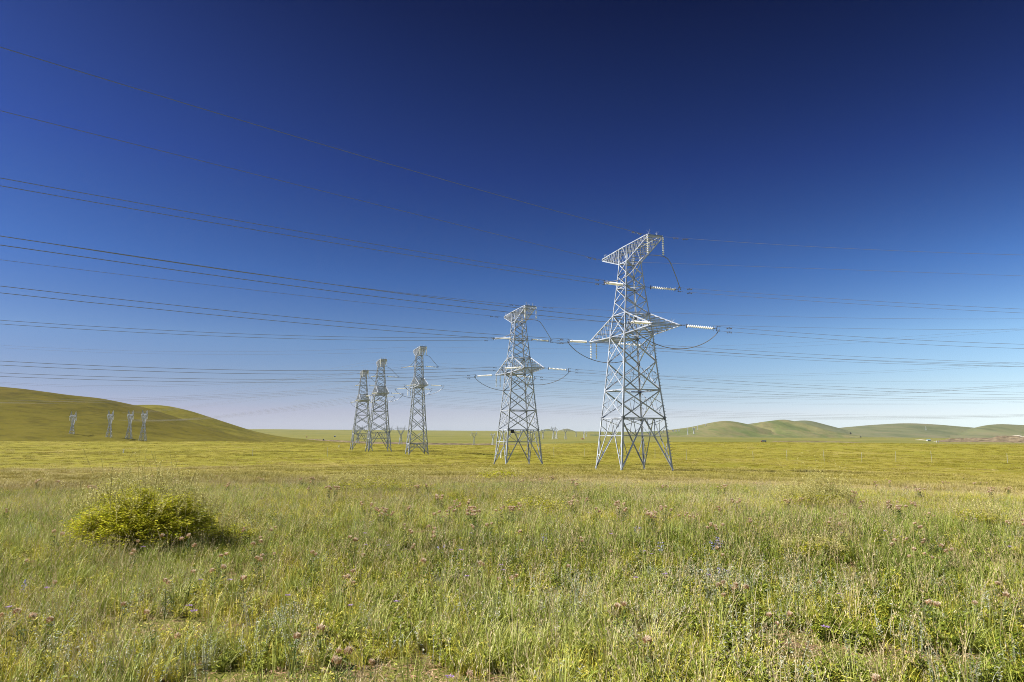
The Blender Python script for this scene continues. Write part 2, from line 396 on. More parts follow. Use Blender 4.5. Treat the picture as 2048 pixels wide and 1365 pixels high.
def spike_mesh():
    mb = MB(); r_ = random.Random(3)
    for i in range(12):
        a = r_.uniform(-.9, .9); b = r_.uniform(-.35, .35); l = r_.uniform(.45, .75)
        mb.tube([(0, 0, 0), (.5 * l * math.sin(a), .4 * l * b, .55 * l), (l * math.sin(a), l * b, l * math.cos(a))], .008, 3)
    mb.tube([(0, 0, -.1), (0, 0, .1)], .04, 5)
    return mb.mesh('bird_spike', STEEL)
SPIKE = spike_mesh()
def loop_mesh():
    mb = MB(); t = np.linspace(0, 4.2 * math.pi, 34)
    mb.tube(np.stack([.45 * np.cos(t) * (1 - t / 22), .12 * t / 6, .4 + .35 * np.sin(t) * (1 - t / 22)], 1), .02, 4)
    mb.tube([(0, 0, -.05), (0, 0, .1)], .04, 4)
    return mb.mesh('bird_spike', STEEL)
LOOP = loop_mesh()
def yoke_mesh():
    mb = MB()   # along +Z from the last disc: yoke plate, two clamp arms and an arcing ring
    mb.box((0, 0, .12), (.62, .03, .16)); mb.box((0, 0, .34), (.05, .04, .4)); mb.box((0, 0, .5), (.05, .7, .1))
    for s in (-1, 1):
        mb.tube([(0, .29 * s, .5), (0, .29 * s, .95)], .035, 5); mb.box((0, .29 * s, .86), (.09, .09, .22))
    t = np.linspace(0, 2 * math.pi, 17); mb.tube(np.stack([.36 * np.cos(t), .3 * np.sin(t), 0 * t + .06], 1), .022, 4, cap=False)
    return mb.mesh('yoke_plate', FIT)
YOKE = yoke_mesh()
def shackle_mesh():
    mb = MB(); mb.tube([(0, 0, 0), (0, 0, .75)], .03, 5); mb.box((0, 0, .8), (.58, .03, .14)); mb.box((0, 0, .06), (.1, .14, .16)); mb.box((0, 0, .42), (.08, .1, .14))
    return mb.mesh('link_plate', FIT)
SHACK = shackle_mesh()

def lattice_tower(name, label, base, spec, wires, det=True, plate=None):
    """spec: s = (z, half side) list, X = panel levels from the leg top up to the waist, e = height of the head above the standard"""
    T = empty(name, base, TH); tag(T, label, 'pylon', 'large steel lattice pylons crossing the meadow')
    T['kind'] = 'thing'
    zs, ss = zip(*spec['s']); S = lambda z: float(np.interp(z, zs, ss))
    e = spec['e']; ZB, ZW, ZA, ZT, ZC = 19.45 + e, 22.66 + e, 26.7 + e, 30.5 + e, 32.85 + e
    corners = [(-1, -1), (1, -1), (1, 1), (-1, 1)]          # local x = along the line, local y
    C = lambda k, z: np.array([corners[k][0] * S(z), corners[k][1] * S(z), z])
    normals = [np.array([0, -1., 0]), np.array([1., 0, 0]), np.array([0, 1., 0]), np.array([-1., 0, 0])]   # face k joins corner k and k+1
    fat = spec.get('fat', 1.0)
    zlv = spec['legs']                                       # levels of the open leg part
    lv = spec['X']
    for k in range(4):
        mb = MB(); sx, sy = corners[k]; f1 = np.array([-sx, 0, 0.]); f2 = np.array([0, -sy, 0.])
        pts = [0] + [z for z, _ in spec['s'][1:]]
        for a, b in zip(pts[:-1], pts[1:]):
            w = (.25 - .11 * a / ZC) * fat
            mb.leg(C(k, a) - (np.array([0, 0, .3]) if a == 0 else 0), C(k, b), f1, f2, w, .03 * fat)
        if k == 1 and det:
            m2 = mb
            for i in range(int(ZW / .42)):
                z = 2.0 + i * .42
                if z > ZW: break
                p = C(k, z); q = np.array([1., -1., 0]) * .11
                m2.box(p + q * .5, (.17, .05, .05), rz=-math.pi / 4)
        mb.build('leg', STEEL, T)
    # --- leg bracing and rings
    mb = MB(); WD, WR = .15 * fat, .08 * fat
    ztop, zmid, zlow = zlv[2], zlv[1], zlv[0]
    for k in range(4):
        n = normals[k]; a, b = k, (k + 1) % 4
        mid = (C(a, ztop) + C(b, ztop)) / 2
        for c in (a, b):
            foot = C(c, 0.1); dpt = lambda z: foot + (mid - foot) * ((z - foot[2]) / (ztop - foot[2]))
            mb.L(foot, mid, n, WD * 1.15)
            mb.L(C(c, zlow), dpt(zlow), n, WR, off=.03); mb.L(dpt(zlow), C(c, zmid), n, WR, off=.03)
            mb.L(dpt(zmid), C(c, (zmid + ztop) / 2 + .3), n, WR, off=.03)
            mb.L(dpt((zmid + ztop) / 2 + .3), C(c, ztop), n, WR, off=.03)
            q = C(c, ztop) * .5 + mid * .5; mb.L(dpt(zmid), q, n, WR, off=.05)
            mb.L(C(c, zmid), dpt(zmid), n, WR * 1.1, off=.03)
        mb.L(dpt_pair(C, a, b, zmid, ztop, 0), dpt_pair(C, a, b, zmid, ztop, 1), n, WD * .9, off=.03)
    mb.build('leg_bracing', STEEL, T)
    for z in spec['rings']:
        mb = MB()
        for k in range(4):
            n = normals[k]; a, b = k, (k + 1) % 4
            mb.L(C(a, z), C(b, z), n, WD * 1.1, off=.02)
            m1 = (C(a, z) + C(b, z)) / 2; m2 = (C(b, z) + C((b + 1) % 4, z)) / 2
            mb.L(m1 - [0, 0, .05], m2 - [0, 0, .05], np.array([0, 0, -1.]), WR * 1.2)
        mb.build('ring_frame', STEEL, T)
    # --- body bracing
    mb = MB(); levels = lv + [ZW, (ZW + ZA) / 2, ZA, (ZA + ZT) / 2, ZT]
    for z0, z1 in zip(levels[:-1], levels[1:]):
        big = (z1 - z0) > 3.3
        for k in range(4):
            n = normals[k]; a, b = k, (k + 1) % 4
            p0, p1, q0, q1 = C(a, z0), C(a, z1), C(b, z0), C(b, z1)
            wd = WD * (1.0 if z1 <= ZW else .8)
            mb.L(p0, q1, n, wd, off=.02); mb.L(q0, p1, n, wd, off=.02 + .05)
            if big:
                for (g0, g1, h0, h1) in ((p0, p1, q0, q1), (q0, q1, p0, p1)):
                    m = (g0 + g1) / 2
                    lo_ = g0 + (h1 - g0) * .25; hi_ = g1 + (h0 - g1) * .25
                    mb.L(m, lo_, n, WR * .8, off=.04); mb.L(m, hi_, n, WR * .8, off=.04)
                    mb.L(g0 * .72 + h1 * .28, g1 * .72 + h0 * .28, n, WR * .7, off=.06)
    for z in levels + [ztop]:
        w = .52 if z < ZW else .36
        for k in range(4):
            n = normals[k]; h_ = np.cross(np.array([0, 0, 1.]), n)
            for c, sg in ((k, 1), ((k + 1) % 4, -1)):
                p = C(c, z); d_ = (C((k + 1) % 4, z) - C(k, z)); d_ = d_ / np.linalg.norm(d_) * sg
                mb.box8(p + d_ * .04 - np.array([0, 0, w * .5]) + n * .012, d_ * w * .62, np.array([0, 0, w]), n * .014)
    for z in (ZB, ZW, ZA, ZT):
        for k in range(4):
            mb.L(C(k, z), C((k + 1) % 4, z), normals[k], WD * .8, off=.02)
        mb.L(C(0, z), C(2, z), np.array([0, 0, -1.]), WR); mb.L(C(1, z), C(3, z), np.array([0, 0, -1.]), WR, off=.04)
    if plate:
        p = C(0, ztop) * .86 + C(1, ztop) * .14
    mb.build('body_bracing', STEEL, T)
    if plate:
        m2 = MB(); m2.box(p + [0, -.12, -.35], (.8, .04, .7)); m2.build('number_plate', DARK, T)
    # --- lower cross arms
    AL, AW = spec.get('al', 9.9), spec.get('aw', 2.2)
    for sy in (-1, 1):
        mb = MB(); sB, sW = S(ZB), S(ZW); up = np.array([0, 0, 1.])
        tz = ZB + .28
        for sx in (-1, 1):
            b0 = np.array([sx * sB, sy * sB, ZB]); t0 = np.array([sx * sW, sy * sW, ZW]); tip = np.array([sx * AW, sy * AL, tz])
            n = np.array([sx * 1., 0, 0])
            mb.L(b0, tip, n, WD); mb.L(t0, tip, n, WD)
            N = 6
            prev = None
            for i in range(N + 1):
                f = i / N
                pb = b0 + (tip - b0) * f; pt = t0 + (tip - t0) * f
                if 0 < i < N: mb.L(pb, pt, n, WR * .8, off=.03)
                if prev is not None and i < N: mb.L(prev, pt, n, WR * .8, off=.05)
                prev = pb
        for chord, w0, z0_ in (('b', sB, ZB), ('t', sW, ZW)):
            L0 = np.array([-w0, sy * w0, z0_]); R0 = np.array([w0, sy * w0, z0_]); L1 = np.array([-AW, sy * AL, tz]); R1 = np.array([AW, sy * AL, tz])
            N = 7 if chord == 'b' else 6
            for i in range(1, N):
                f = i / N; l = L0 + (L1 - L0) * f; r = R0 + (R1 - R0) * f
                mb.L(l, r, -up if chord == 'b' else up, WR, off=.02)
                l2 = L0 + (L1 - L0) * (i - 1) / N; r2 = R0 + (R1 - R0) * (i - 1) / N
                m = (l + r) / 2
                if chord == 'b': mb.L(l2, m, -up, WR * .8, off=.05); mb.L(r2, m, -up, WR * .8, off=.05)
                elif i % 2: mb.L(l2, r, up, WR * .7, off=.05)
                else: mb.L(r2, l, up, WR * .7, off=.05)
        mb.L(np.array([-AW - .1, sy * AL, tz]), np.array([AW + .1, sy * AL, tz]), np.array([0, sy * 1., 0]), WD * 1.3)
        ao = mb.build('cross_arm', STEEL, T)
        sp_ = link('bird_spike', SPIKE, ao); sp_.location = (AW * .6, sy * AL * .92, tz + .35)
    # --- top arm
    tl, tw = spec.get('tl', 7.4), spec.get('tw', 1.22)
    s1 = S(ZT); up = np.array([0, 0, 1.])
    for sy in (-1, 1):
        mb = MB()
        for sx in (-1, 1):
            n = np.array([sx * 1., 0, 0])
            wE = tw if sy < 0 else tw * .8
            b0 = np.array([sx * s1, sy * s1, ZT]); t0 = np.array([sx * s1, 0, ZC]); tip = np.array([sx * wE, sy * tl, ZC]); tb = tip - [0, 0, .3]
            mb.L(b0, tb, n, WD * .9); mb.L(t0, tip, n, WD * .9); mb.L(tb, tip, n, WD)
            N = 7; prev = None
            for i in range(N + 1):
                f = i / N; pb = b0 + (tb - b0) * f; pt = np.array([b0[0], sy * s1, ZC]) * (1 - f) + tip * f
                if i < N: mb.L(pb, pt, n, WR * .85, off=.03)
                if prev is not None: mb.L(prev, pt, n, WR * .8, off=.05)
                prev = pb
            mb.L(np.array([sx * s1, 0, ZC]), np.array([sx * s1, sy * s1, ZT]), n, WR, off=.04)
            mb.leg(np.array([sx * s1, sy * s1, ZT]), np.array([sx * s1, sy * s1, ZC - .02]), np.array([-sx, 0, 0.]), np.array([0, -sy, 0.]), .13 * fat, .02)
        for zz, L0, L1 in ((ZC, np.array([s1, 0, ZC]), np.array([wE, sy * tl, ZC])), (None, np.array([s1, sy * s1, ZT]), np.array([wE, sy * tl, ZC - .3]))):
            N = 7; fl = np.array([-1, 1, 1.])
            for i in range(0 if zz else 1, N + 1):
                f = i / N; r = L0 + (L1 - L0) * f; l = r * fl
                mb.L(l, r, up if zz else -up, WR * (1.7 if i == N else .9), off=.02)
                if i:
                    r2 = L0 + (L1 - L0) * (i - 1) / N; l2 = r2 * fl
                    mb.L(*((l2, r) if i % 2 else (r2, l)), up if zz else -up, WR * .75, off=.06)
        ao = mb.build('top_arm', STEEL, T)
        if sy < 0:
            for q in ((-.85, .97), (.75, .9), (.3, .75)):
                b_ = link('bird_spike', SPIKE, ao); b_.location = (q[0], sy * tl * q[1], ZC + .1); b_.rotation_euler = (0, 0, q[0] * 2)
        else:
            b_ = link('bird_spike', LOOP, ao); b_.location = (-.4, sy * tl * .95, ZC)
    # --- insulators, yokes, jumpers
    inv = lambda w: np.array([w[0] * math.cos(TH) + w[1] * math.sin(TH), -w[0] * math.sin(TH) + w[1] * math.cos(TH), w[2]])
    att = {}
    sA = S(ZA); tz = ZB + .28
    for side in (-1, 1):
        att[('A', side)] = np.array([side * (sA + .05), -sA if True else 0, ZA])
        att[('B', side)] = np.array([side * AW, -AL, tz]); att[('C', side)] = np.array([side * AW, AL, tz])
        att[('G1', side)] = np.array([side * tw, -tl, ZC - .15]); att[('G2', side)] = np.array([side * tw * .8, tl, ZC - .15])
    ends = {}
    for (ph, side), P in att.items():
        ang, cf, length = wires[side]; a, b = cf[ph]
        dw = np.array([math.cos(R(ang)), math.sin(R(ang)), 0]) * side; dl = inv(dw)
        ds = np.array([dl[0], dl[1], a]); ds /= np.linalg.norm(ds)
        off = 0.25
        if ph in 'ABC':
            q = Vector(ds).to_track_quat('Z', 'X').to_euler()
            sh = link('link_plate', SHACK, T); sh.location = P; sh.rotation_euler = q
            hx = np.array([-ds[1], ds[0], 0]); hx /= np.linalg.norm(hx)
            for s in (-1, 1):
                i_ = link('insulator_string', INS_S if det else INS_S2, T); i_.location = P + ds * .85 + hx * .2 * s; i_.rotation_euler = q
            # yoke: its two arms stand one above the other
            X_ = Vector(hx); Z_ = Vector(ds); Y_ = Z_.cross(X_)
            y_ = link('yoke_plate', YOKE, T); y_.location = P + ds * 4.35
            y_.rotation_euler = Matrix((X_, Y_, Z_)).transposed().to_euler()
            ends[(ph, side)] = P + ds * 5.2
            off = 5.2
        wire_run(T, name, base, ph, side, P, ang, a, b, length, off, det, spec)
    # jumpers
    def spline(pts, n=40):
        pts = np.asarray(pts, float); t = np.r_[0, np.cumsum(np.linalg.norm(np.diff(pts, axis=0), axis=1))]
        x = np.linspace(0, t[-1], n); o = np.stack([np.interp(x, t, pts[:, i]) for i in range(3)], 1)
        for _ in range(4): o[1:-1] = (o[:-2] + 2 * o[1:-1] + o[2:]) / 4
        return o
    jr = .055 if det else .065
    for ph, sy in (('B', -1), ('C', 1)):
        l, r = ends[(ph, -1)], ends[(ph, 1)]
        t = np.linspace(0, 1, 36)[:, None]; p = l + (r - l) * t
        p[:, 2] -= 3.1 * (1 - (2 * t[:, 0] - 1) ** 2) ** .75
        m_ = MB(); m_.tube(p, jr, 5); m_.build('jumper_cable', WIRE, T)
        if ph == 'C':
            for dx in (-.45, .5):
                i_ = link('insulator_string', INS_H if det else INS_H2, T); i_.location = (-1.5 + dx, AL - .1, tz - .1); i_.rotation_euler = (math.pi, 0, 0)
    zb = ZC - 2.95
    for s in (-1, 1):
        i_ = link('insulator_string', INS_H if det else INS_H2, T); i_.location = (s * tw, -tl - .05, ZC - .25); i_.rotation_euler = (math.pi, 0, 0)
    l, r = ends[('A', -1)], ends[('A', 1)]
    bl_ = np.array([-tw * 1.25, -tl, zb]); dz_ = zb - l[2]
    hop = lambda f, g: np.array([l[0] + (bl_[0] - l[0]) * f, l[1] + (bl_[1] - l[1]) * f, l[2] + dz_ * g])
    pts = [l, hop(.25, .0), hop(.5, .08), hop(.68, .3), hop(.82, .68), hop(.92, .94), bl_, (tw * 1.5, -tl, zb), (tw * 1.9, -tl * .98, zb - .4),
           r * .55 + np.array([tw * 2.1, -tl, zb - .8]) * .45, r]
    m_ = MB(); m_.tube(spline(pts), jr, 5); m_.build('jumper_cable', WIRE, T)
    return T
def dpt_pair(C, a, b, z, ztop, k):
    c = (a, b)[k]; foot = C(c, .1); mid = (C(a, ztop) + C(b, ztop)) / 2
    return foot + (mid - foot) * ((z - foot[2]) / (ztop - foot[2]))

DAMP = None
def damper_mesh():
    mb = MB()
    for s in (-1, 1): mb.tube([(s * .28, 0, -.12), (s * .12, 0, -.12)], .055, 6)
    mb.tube([(-.2, 0, -.12), (.2, 0, -.12)], .015, 4); mb.box((0, 0, -.05), (.05, .04, .16))
    return mb.mesh('damper', FIT)
DAMP = damper_mesh()
WNAME = {'A': 'body', 'B': 'near lower arm', 'C': 'far lower arm', 'G1': 'near top arm', 'G2': 'far top arm'}
def wire_run(T, name, base, ph, side, P, ang, a, b, length, off, det, spec):
    cs, sn = math.cos(TH), math.sin(TH)
    P0 = np.array(base) + np.array([P[0] * cs - P[1] * sn, P[0] * sn + P[1] * cs, P[2]])
    dw = np.array([math.cos(R(ang)), math.sin(R(ang)), 0]) * side
    t = np.r_[np.linspace(off, 60, 12), np.linspace(70, length, int(length / 12))]
    rad = spec['wr'] * (1 if ph in 'ABC' else 1.0) * (1 if side < 0 else .75)
    st = P0 + dw * off + np.array([0, 0, a * off + b * off * off])
    who = spec['who']
    way = 'left' if side < 0 else 'right'
    if ph in 'ABC':
        lab = 'twin cables running %s from the %s of the %s' % (way, WNAME[ph], who); nm = 'power_line'; cat = 'power line'; grp = 'twin cables of the power lines'
        dz = (-.29, .29)
    else:
        lab = 'thin wire running %s from the %s of the %s' % (way, WNAME[ph], who); nm = 'earth_wire'; cat = 'wire'; grp = 'thin top wires of the power lines'
        dz = (0,)
    rt = empty(nm, st); tag(rt, lab, cat, grp)
    for z in dz:
        p = np.stack([dw[0] * t, dw[1] * t, a * t + b * t * t], 1) + P0 - st; p[:, 2] += z
        mb = MB(); mb.tube(p, rad, 5); mb.build('wire', WIRE, rt)
        if det:
            for q in ((1.3,) if ph in 'ABC' else (1.6, 2.9)):
                tt = off + q; d_ = link('damper', DAMP, rt); d_.location = P0 - st + dw * tt + np.array([0, 0, a * tt + b * tt * tt + z]); d_.rotation_euler = (0, 0, R(ang))
                d_.scale = (1.25, 1.25, 1.25)

def base_at(x, y, Y):
    p = at(x, y, Y); return (p[0], p[1], p[2])
S1 = dict(e=0, s=[(0, 4.11), (7.34, 3.44), (11.41, 3.03), (15.58, 2.64), (19.45, 2.36), (22.66, 2.01), (26.7, 1.58), (30.5, 1.25), (32.85, 1.22)],
          legs=(2.1, 4.85, 7.34), X=[7.34, 11.41, 15.58, 19.45], rings=[7.34, 11.41])
def sab(g1, g2, A, B, C): return {'G1': g1, 'G2': g2, 'A': A, 'B': B, 'C': C}
lattice_tower('pylon', 'largest and nearest steel lattice pylon with white insulators, right of centre', base_at(1267, 940, 100.), dict(S1, wr=.027, who='largest pylon'),
    {-1: (43, sab((-.051, .0003), (-.019, 0.00002), (-.069, .00025), (-.067, .0004), (-.065, .00036)), 210),
     1: (-1, sab((-.079, .00056), (-.036, 0.00002), (-.081, .00033), (-.091, .0007), (-.072, .00034)), 240)})
lattice_tower('pylon', 'second largest steel lattice pylon, with a black plate above its legs', base_at(1036, 930.5, 146.), dict(S1, wr=.032, fat=1.05, who='second largest pylon'),
    {-1: (27, sab((-.007, .0004), (.008, .00013), (-.09, .00055), (-.099, .00066), (-.095, .00056)), 230),
     1: (5, sab((-.033, .00028), (-.025, .00018), (-.075, .00035), (-.075, .00035), (-.075, .00035)), 280)}, plate=True)
e = 3.2
S3 = dict(e=e, s=[(0, 3.4), (3.5, 3.12), (7.9, 2.75), (12.3, 2.4), (16.3, 2.15), (19.45 + e, 1.72), (22.66 + e, 1.55), (26.7 + e, 1.36), (30.5 + e, 1.2), (32.85 + e, 1.18)],
          legs=(1.3, 2.3, 3.5), X=[3.5, 7.9, 12.3, 16.3, 19.4, 22.65], rings=[3.5], al=9.6, aw=1.6, tl=7.2, tw=1.15, wr=.023, fat=1.2, who='slim pylon')
lattice_tower('pylon', 'slim tall lattice pylon, the right and largest of the three left of centre', base_at(833.5, 908.5, 235.), S3,
    {-1: (-10, sab((-.032, .00031), (-.02, .00025), (-.115, .00052), (-.056, .00014), (-.057, .00016)), 300),
     1: (-5, sab((-.03, .0003), (-.03, .0003), (-.075, .0004), (-.075, .0004), (-.075, .0004)), 320)}, det=False)
def S45(e, who): return dict(e=e, s=[(0, 4.5), (7.3, 3.75), (11.4, 3.3), (15.4, 2.95), (19.45 + e, 2.36), (22.66 + e, 2.0), (26.7 + e, 1.6), (30.5 + e, 1.28), (32.85 + e, 1.25)],
          legs=(2.4, 4.9, 7.3), X=[7.3, 11.4, 15.4, 18.8, 19.45 + e], rings=[7.3, 15.4], wr=.022, fat=1.3, who=who)
lattice_tower('pylon', 'broad lattice pylon in the middle of the three left of centre', base_at(756.5, 903, 267.), S45(2.3, 'middle far pylon'),
    {-1: (-52, sab((-.01, .00001), (-.01, .00001), (-.022, .00003), (-.035, .00005), (-.035, .00005)), 584),
     1: (6, sab((-.06, .00016), (-.06, .00016), (-.07, .00018), (-.07, .00018), (-.07, .00018)), 330)}, det=False)
lattice_tower('pylon', 'farthest lattice pylon of the row, leftmost of the three left of centre', base_at(722, 901, 305.), S45(2.0, 'leftmost far pylon'),
    {-1: (-52, sab((-.01, .00001), (-.01, .00001), (-.014, .00002), (-.03, .00005), (-.03, .00005)), 537),
     1: (6, sab((-.05, .00013), (-.05, .00013), (-.06, .00015), (-.06, .00015), (-.06, .00015)), 330)}, det=False)

# ---- far pylons: forked head, seen small
def far_pylon_meshes(w):
    """body, forked head and cross beam of a forked pylon 35 m tall"""
    out = []
    S = lambda z: float(np.interp(z, [0, 20], [3.3, .95]))
    cs = [(-1, -1), (1, -1), (1, 1), (-1, 1)]; nn = [np.array([0, -1., 0]), np.array([1., 0, 0]), np.array([0, 1., 0]), np.array([-1., 0, 0])]
    mb = MB(); C = lambda k, z: np.array([cs[k % 4][0] * S(z), cs[k % 4][1] * S(z), z])
    lv = [0, 5.5, 10, 14, 17.2, 20]
    for k in range(4):
        mb.L(C(k, -.5), C(k, 20), nn[k], w * 1.25, .1)
        for a, b in zip(lv[:-1], lv[1:]):
            mb.L(C(k, a), C(k + 1, b), nn[k], w * .8, .08); mb.L(C(k + 1, a), C(k, b), nn[k], w * .8, .08, off=.1)
        mb.L(C(k, 5.5), C(k + 1, 5.5), nn[k], w, .08, off=.05)
    out.append(('body', mb.mesh('body', STEEL_FAR)))
    mb = MB()
    for sx in (-1, 1):
        for sy in (-1, 1):
            n = np.array([0, sy * 1., 0])
            a0, a1 = np.array([sx * .95, sy * .95, 20]), np.array([sx * 5.6, sy * .8, 28.2]); b0, b1 = np.array([-sx * .1, sy * .95, 20]), np.array([sx * 3.6, sy * .8, 28.2])
            mb.L(a0, a1, n, w, .08); mb.L(b0, b1, n, w, .08)
            for i in range(6):
                f, g = i / 6, (i + 1) / 6
                mb.L(a0 + (a1 - a0) * f, b0 + (b1 - b0) * g, n, w * .8, .08, off=.08)
                p, q = (a0 + (a1 - a0) * g), (b0 + (b1 - b0) * g)
                mb.L(p, q, n, w * .7, .08, off=.12)
            mb.L(p, p * [1, -1, 1], np.array([sx, 0, 0.]), w * .7, .08)
        for i in range(7):
            z = 20 + 8.2 * i / 6; x = sx * (.95 + 4.65 * i / 6)
            mb.L((x, -.9, z), (x, .9, z + (.7 if i < 6 else 0)), np.array([sx, 0, 0.]), w * .8, .08)
    out.append(('fork', mb.mesh('fork', STEEL_FAR)))
    mb = MB()
    for sy in (-1, 1):
        n = np.array([0, sy * 1., 0])
        mb.L((-9.5, sy * .3, 29.2), (9.5, sy * .3, 29.2), n, w, .08); mb.L((-5.6, sy * .8, 31), (5.6, sy * .8, 31), n, w, .08)
        mb.L((-9.5, sy * .3, 29.2), (-5.6, sy * .8, 31), n, w, .08); mb.L((9.5, sy * .3, 29.2), (5.6, sy * .8, 31), n, w, .08)
        for i in range(8): mb.L((-5.6 + 1.4 * i, sy * .8, 31 if i % 2 else 28.4), (-4.2 + 1.4 * i, sy * .8, 28.4 if i % 2 else 31), n, w * .7, .08, off=.06)
        for sx in (-1, 1):
            mb.L((sx * 5.6, sy * .8, 28.2), (sx * 5.6, sy * .8, 31), n, w, .08); mb.L((sx * 4.8, sy * .8, 31), (sx * 6.4, 0, 35), n, w, .08); mb.L((sx * 6.2, sy * .8, 31), (sx * 6.4, 0, 35), n, w, .08)
    out.append(('cross_beam', mb.mesh('cross_beam', STEEL_FAR)))
    mb = MB()
    for x in (-9, 0, 9): mb.tube([(x, 0, 29), (x, 0, 25.2)], w * .5, 5)
    out.append(('insulator', mb.mesh('insulator', PORC)))
    return out
def far_pylon(src, loc, rz, sc, label, group):
    T = empty('pylon', loc, rz); T.scale = (sc, sc, sc); tag(T, label, 'pylon', group)
    for nm, me in src: link(nm, me, T)
    return T
FPA = far_pylon_meshes(.27); FPB = far_pylon_meshes(.33); FPC = far_pylon_meshes(.5)
ordn = ['leftmost', 'second', 'third', 'rightmost']
for i, (x, yt, D) in enumerate(((142, 823, 850), (217, 821, 835), (257, 821, 835), (285, 820, 830))):
    d = ray(x, 884); p = np.array([d[0], d[1]]) / np.hypot(d[0], d[1]) * D
    zt = EYE + ray(x, yt)[2] / np.hypot(*ray(x, yt)[:2]) * D
    far_pylon(FPA, (p[0], p[1], zt - 35), R(103 - 1.5 * i), 1.0, 'small forked pylon at the foot of the left hill, %s of the four' % ordn[i], 'four forked pylons before the left hill')
lst = [(715, 851, 896, 1500, 25), (775, 852, 895, 1450, 15), (801, 851, 892, 1480, 20), (948, 864, 892, 1840, 10), (986, 865.5, 891, 1950, 35),
       (1086, 858, 876.5, 2750, 15), (1107, 853, 876, 2700, 25), (1113, 857, 876, 2750, 60), (1131, 857, 876, 2750, 10), (1152.5, 862.5, 872.5, 3600, 20), (1168, 862, 876, 2800, 55), (1173, 863, 872, 3700, 30)]
wh = ['pale pylon seen between the legs of the leftmost big pylon', 'pale pylon seen between the legs of the middle far pylon', 'pale distant pylon on the plain between the slim pylon and its left neighbour',
      'pale forked pylon standing alone left of the second largest pylon', 'faint pylon just left of the second largest pylon', 'faint forked pylon just right of the second largest pylon',
      'tall faint pylon left of its close neighbour near the cone hills', 'faint pylon close behind the tall one near the cone hills', 'wide faint pylon in front of the right cone hill',
      'small faint pylon right of the cone hills', 'faint pylon left of its overlapping smaller neighbour by the largest pylon', 'smaller faint pylon overlapping its left neighbour by the largest pylon']
for (x, yt, yb, D, rz), l in zip(lst, wh):
    d = ray(x, yb); k = np.hypot(d[0], d[1]); p = np.array([d[0], d[1]]) / k * D
    zg = float(ground(p[0], p[1])); zt = EYE + ray(x, yt)[2] / np.hypot(*ray(x, yt)[:2]) * D
    h = max(zt - zg, 20)
    far_pylon(FPB, (p[0], p[1], zg), R(rz), h / 35, l, 'faint pylons far out on the plain')
for i, (x, yt, yb, D) in enumerate(((1327, 862, 870, 4700), (1346.5, 859.5, 870, 4700), (1352.5, 860, 869.5, 4750), (1358, 859.5, 869.5, 4750), (1375.5, 857, 871, 4300), (1381, 856, 860.5, 4950), (1388, 855, 870.5, 4300), (1395, 852, 860, 4700), (1411.5, 848, 856, 4800), (1852, 853, 860, 5700))):
    d = ray(x, yb); k = np.hypot(d[0], d[1]); dd = d / k
    zb = EYE + dd[2] * D; zt = EYE + ray(x, yt)[2] / np.hypot(*ray(x, yt)[:2]) * D
    l = 'tiny faint pylon on the broad grey green hill at right' if i == 9 else 'tiny faint pylon on the long right hill, %s from the left' % ['first', 'second', 'third', 'fourth', 'fifth', 'sixth', 'seventh', 'eighth', 'ninth'][i]
    far_pylon(FPC, (dd[0] * D, dd[1] * D, zb - 3), R(10 + 13 * i % 60), (zt - zb + 3) / 35, l, 'tiny pylons on the far hills')

# ------------------------------------------------------------------ far things on the plain
def on_ground(x, D, dy=0):
    d = ray(x, 880); p = np.array([d[0], d[1]]) / np.hypot(d[0], d[1]) * D
    return np.array([p[0], p[1], float(ground(p[0], p[1])) + dy])
def bank(name, label, cat, pts, hgt, wid, mtl, kind='structure'):
    """earth bank along points (px x, distance)"""
    xs = np.linspace(pts[0][0], pts[-1][0], 60); Ds = np.interp(xs, [p[0] for p in pts], [p[1] for p in pts]); hs = np.interp(xs, [p[0] for p in pts], [p[2] for p in pts]) * hgt
    rows = []
    for f, g in ((-1, -.8), (-.55, .35), (-.2, .9), (.1, 1.), (.5, .6), (1, -.8)):
        r = []
        for x, D, h in zip(xs, Ds, hs):
            p = on_ground(x, D + f * wid); nz = vnoise(x, f * 7, 6, 3) * .5 + .75
            r.append((p[0], p[1], p[2] + g * h * nz if g > 0 else p[2] - 1))
        rows.append(r)
    o = link(name, grid_mesh(name, np.array(rows), mtl, False)); tag(o, label, cat, kind=kind); return o
EARTH = turf_material('brown_earth', [(.07, .06, .03), (.13, .105, .06), (.20, .155, .09), (.28, .23, .14)], .05, (1, 1, 6), .4, (.14, .085, .06))
SAND = turf_material('pale_sand', [(.38, .34, .25), (.48, .43, .33)], .02)
bank('earth_bank', 'dark eroded earth bank along the meadow rim behind the far pylons', 'bank', [(560, 2600, .3), (640, 2300, 1), (720, 2080, 1.2), (860, 1990, 1), (1000, 1980, .7), (1090, 1990, .2)], 4.5, 14, EARTH)
bank('earth_bank', 'brown excavated earth works at the right edge', 'bank', [(1872, 2950, .1), (1900, 2950, .7), (1960, 2950, .9), (2010, 2950, 1.15), (2060, 2900, 1.2), (2200, 2850, .6)], 17, 60, EARTH)
bank('earth_bank', 'low pinkish earth strip beside the distant truck', 'bank', [(1545, 2650, .6), (1600, 2680, 1), (1650, 2690, .5), (1680, 2650, .9), (1722, 2640, .3)], 3, 14, EARTH)
bank('sand_heap', 'pale sand heap above the brown earth works', 'heap', [(1975, 3080, .2), (2010, 3080, .7), (2040, 3080, 1), (2100, 3060, 1.1), (2200, 3050, .6)], 24, 70, SAND, 'thing')
bank('dirt_track', 'pale dirt track curving past the blue roofed shed', 'track', [(1830, 3300, .4), (1840, 3290, .8), (1850, 3250, .6), (1862, 3100, .3), (1874, 2850, .3)], 3, 10, SAND)

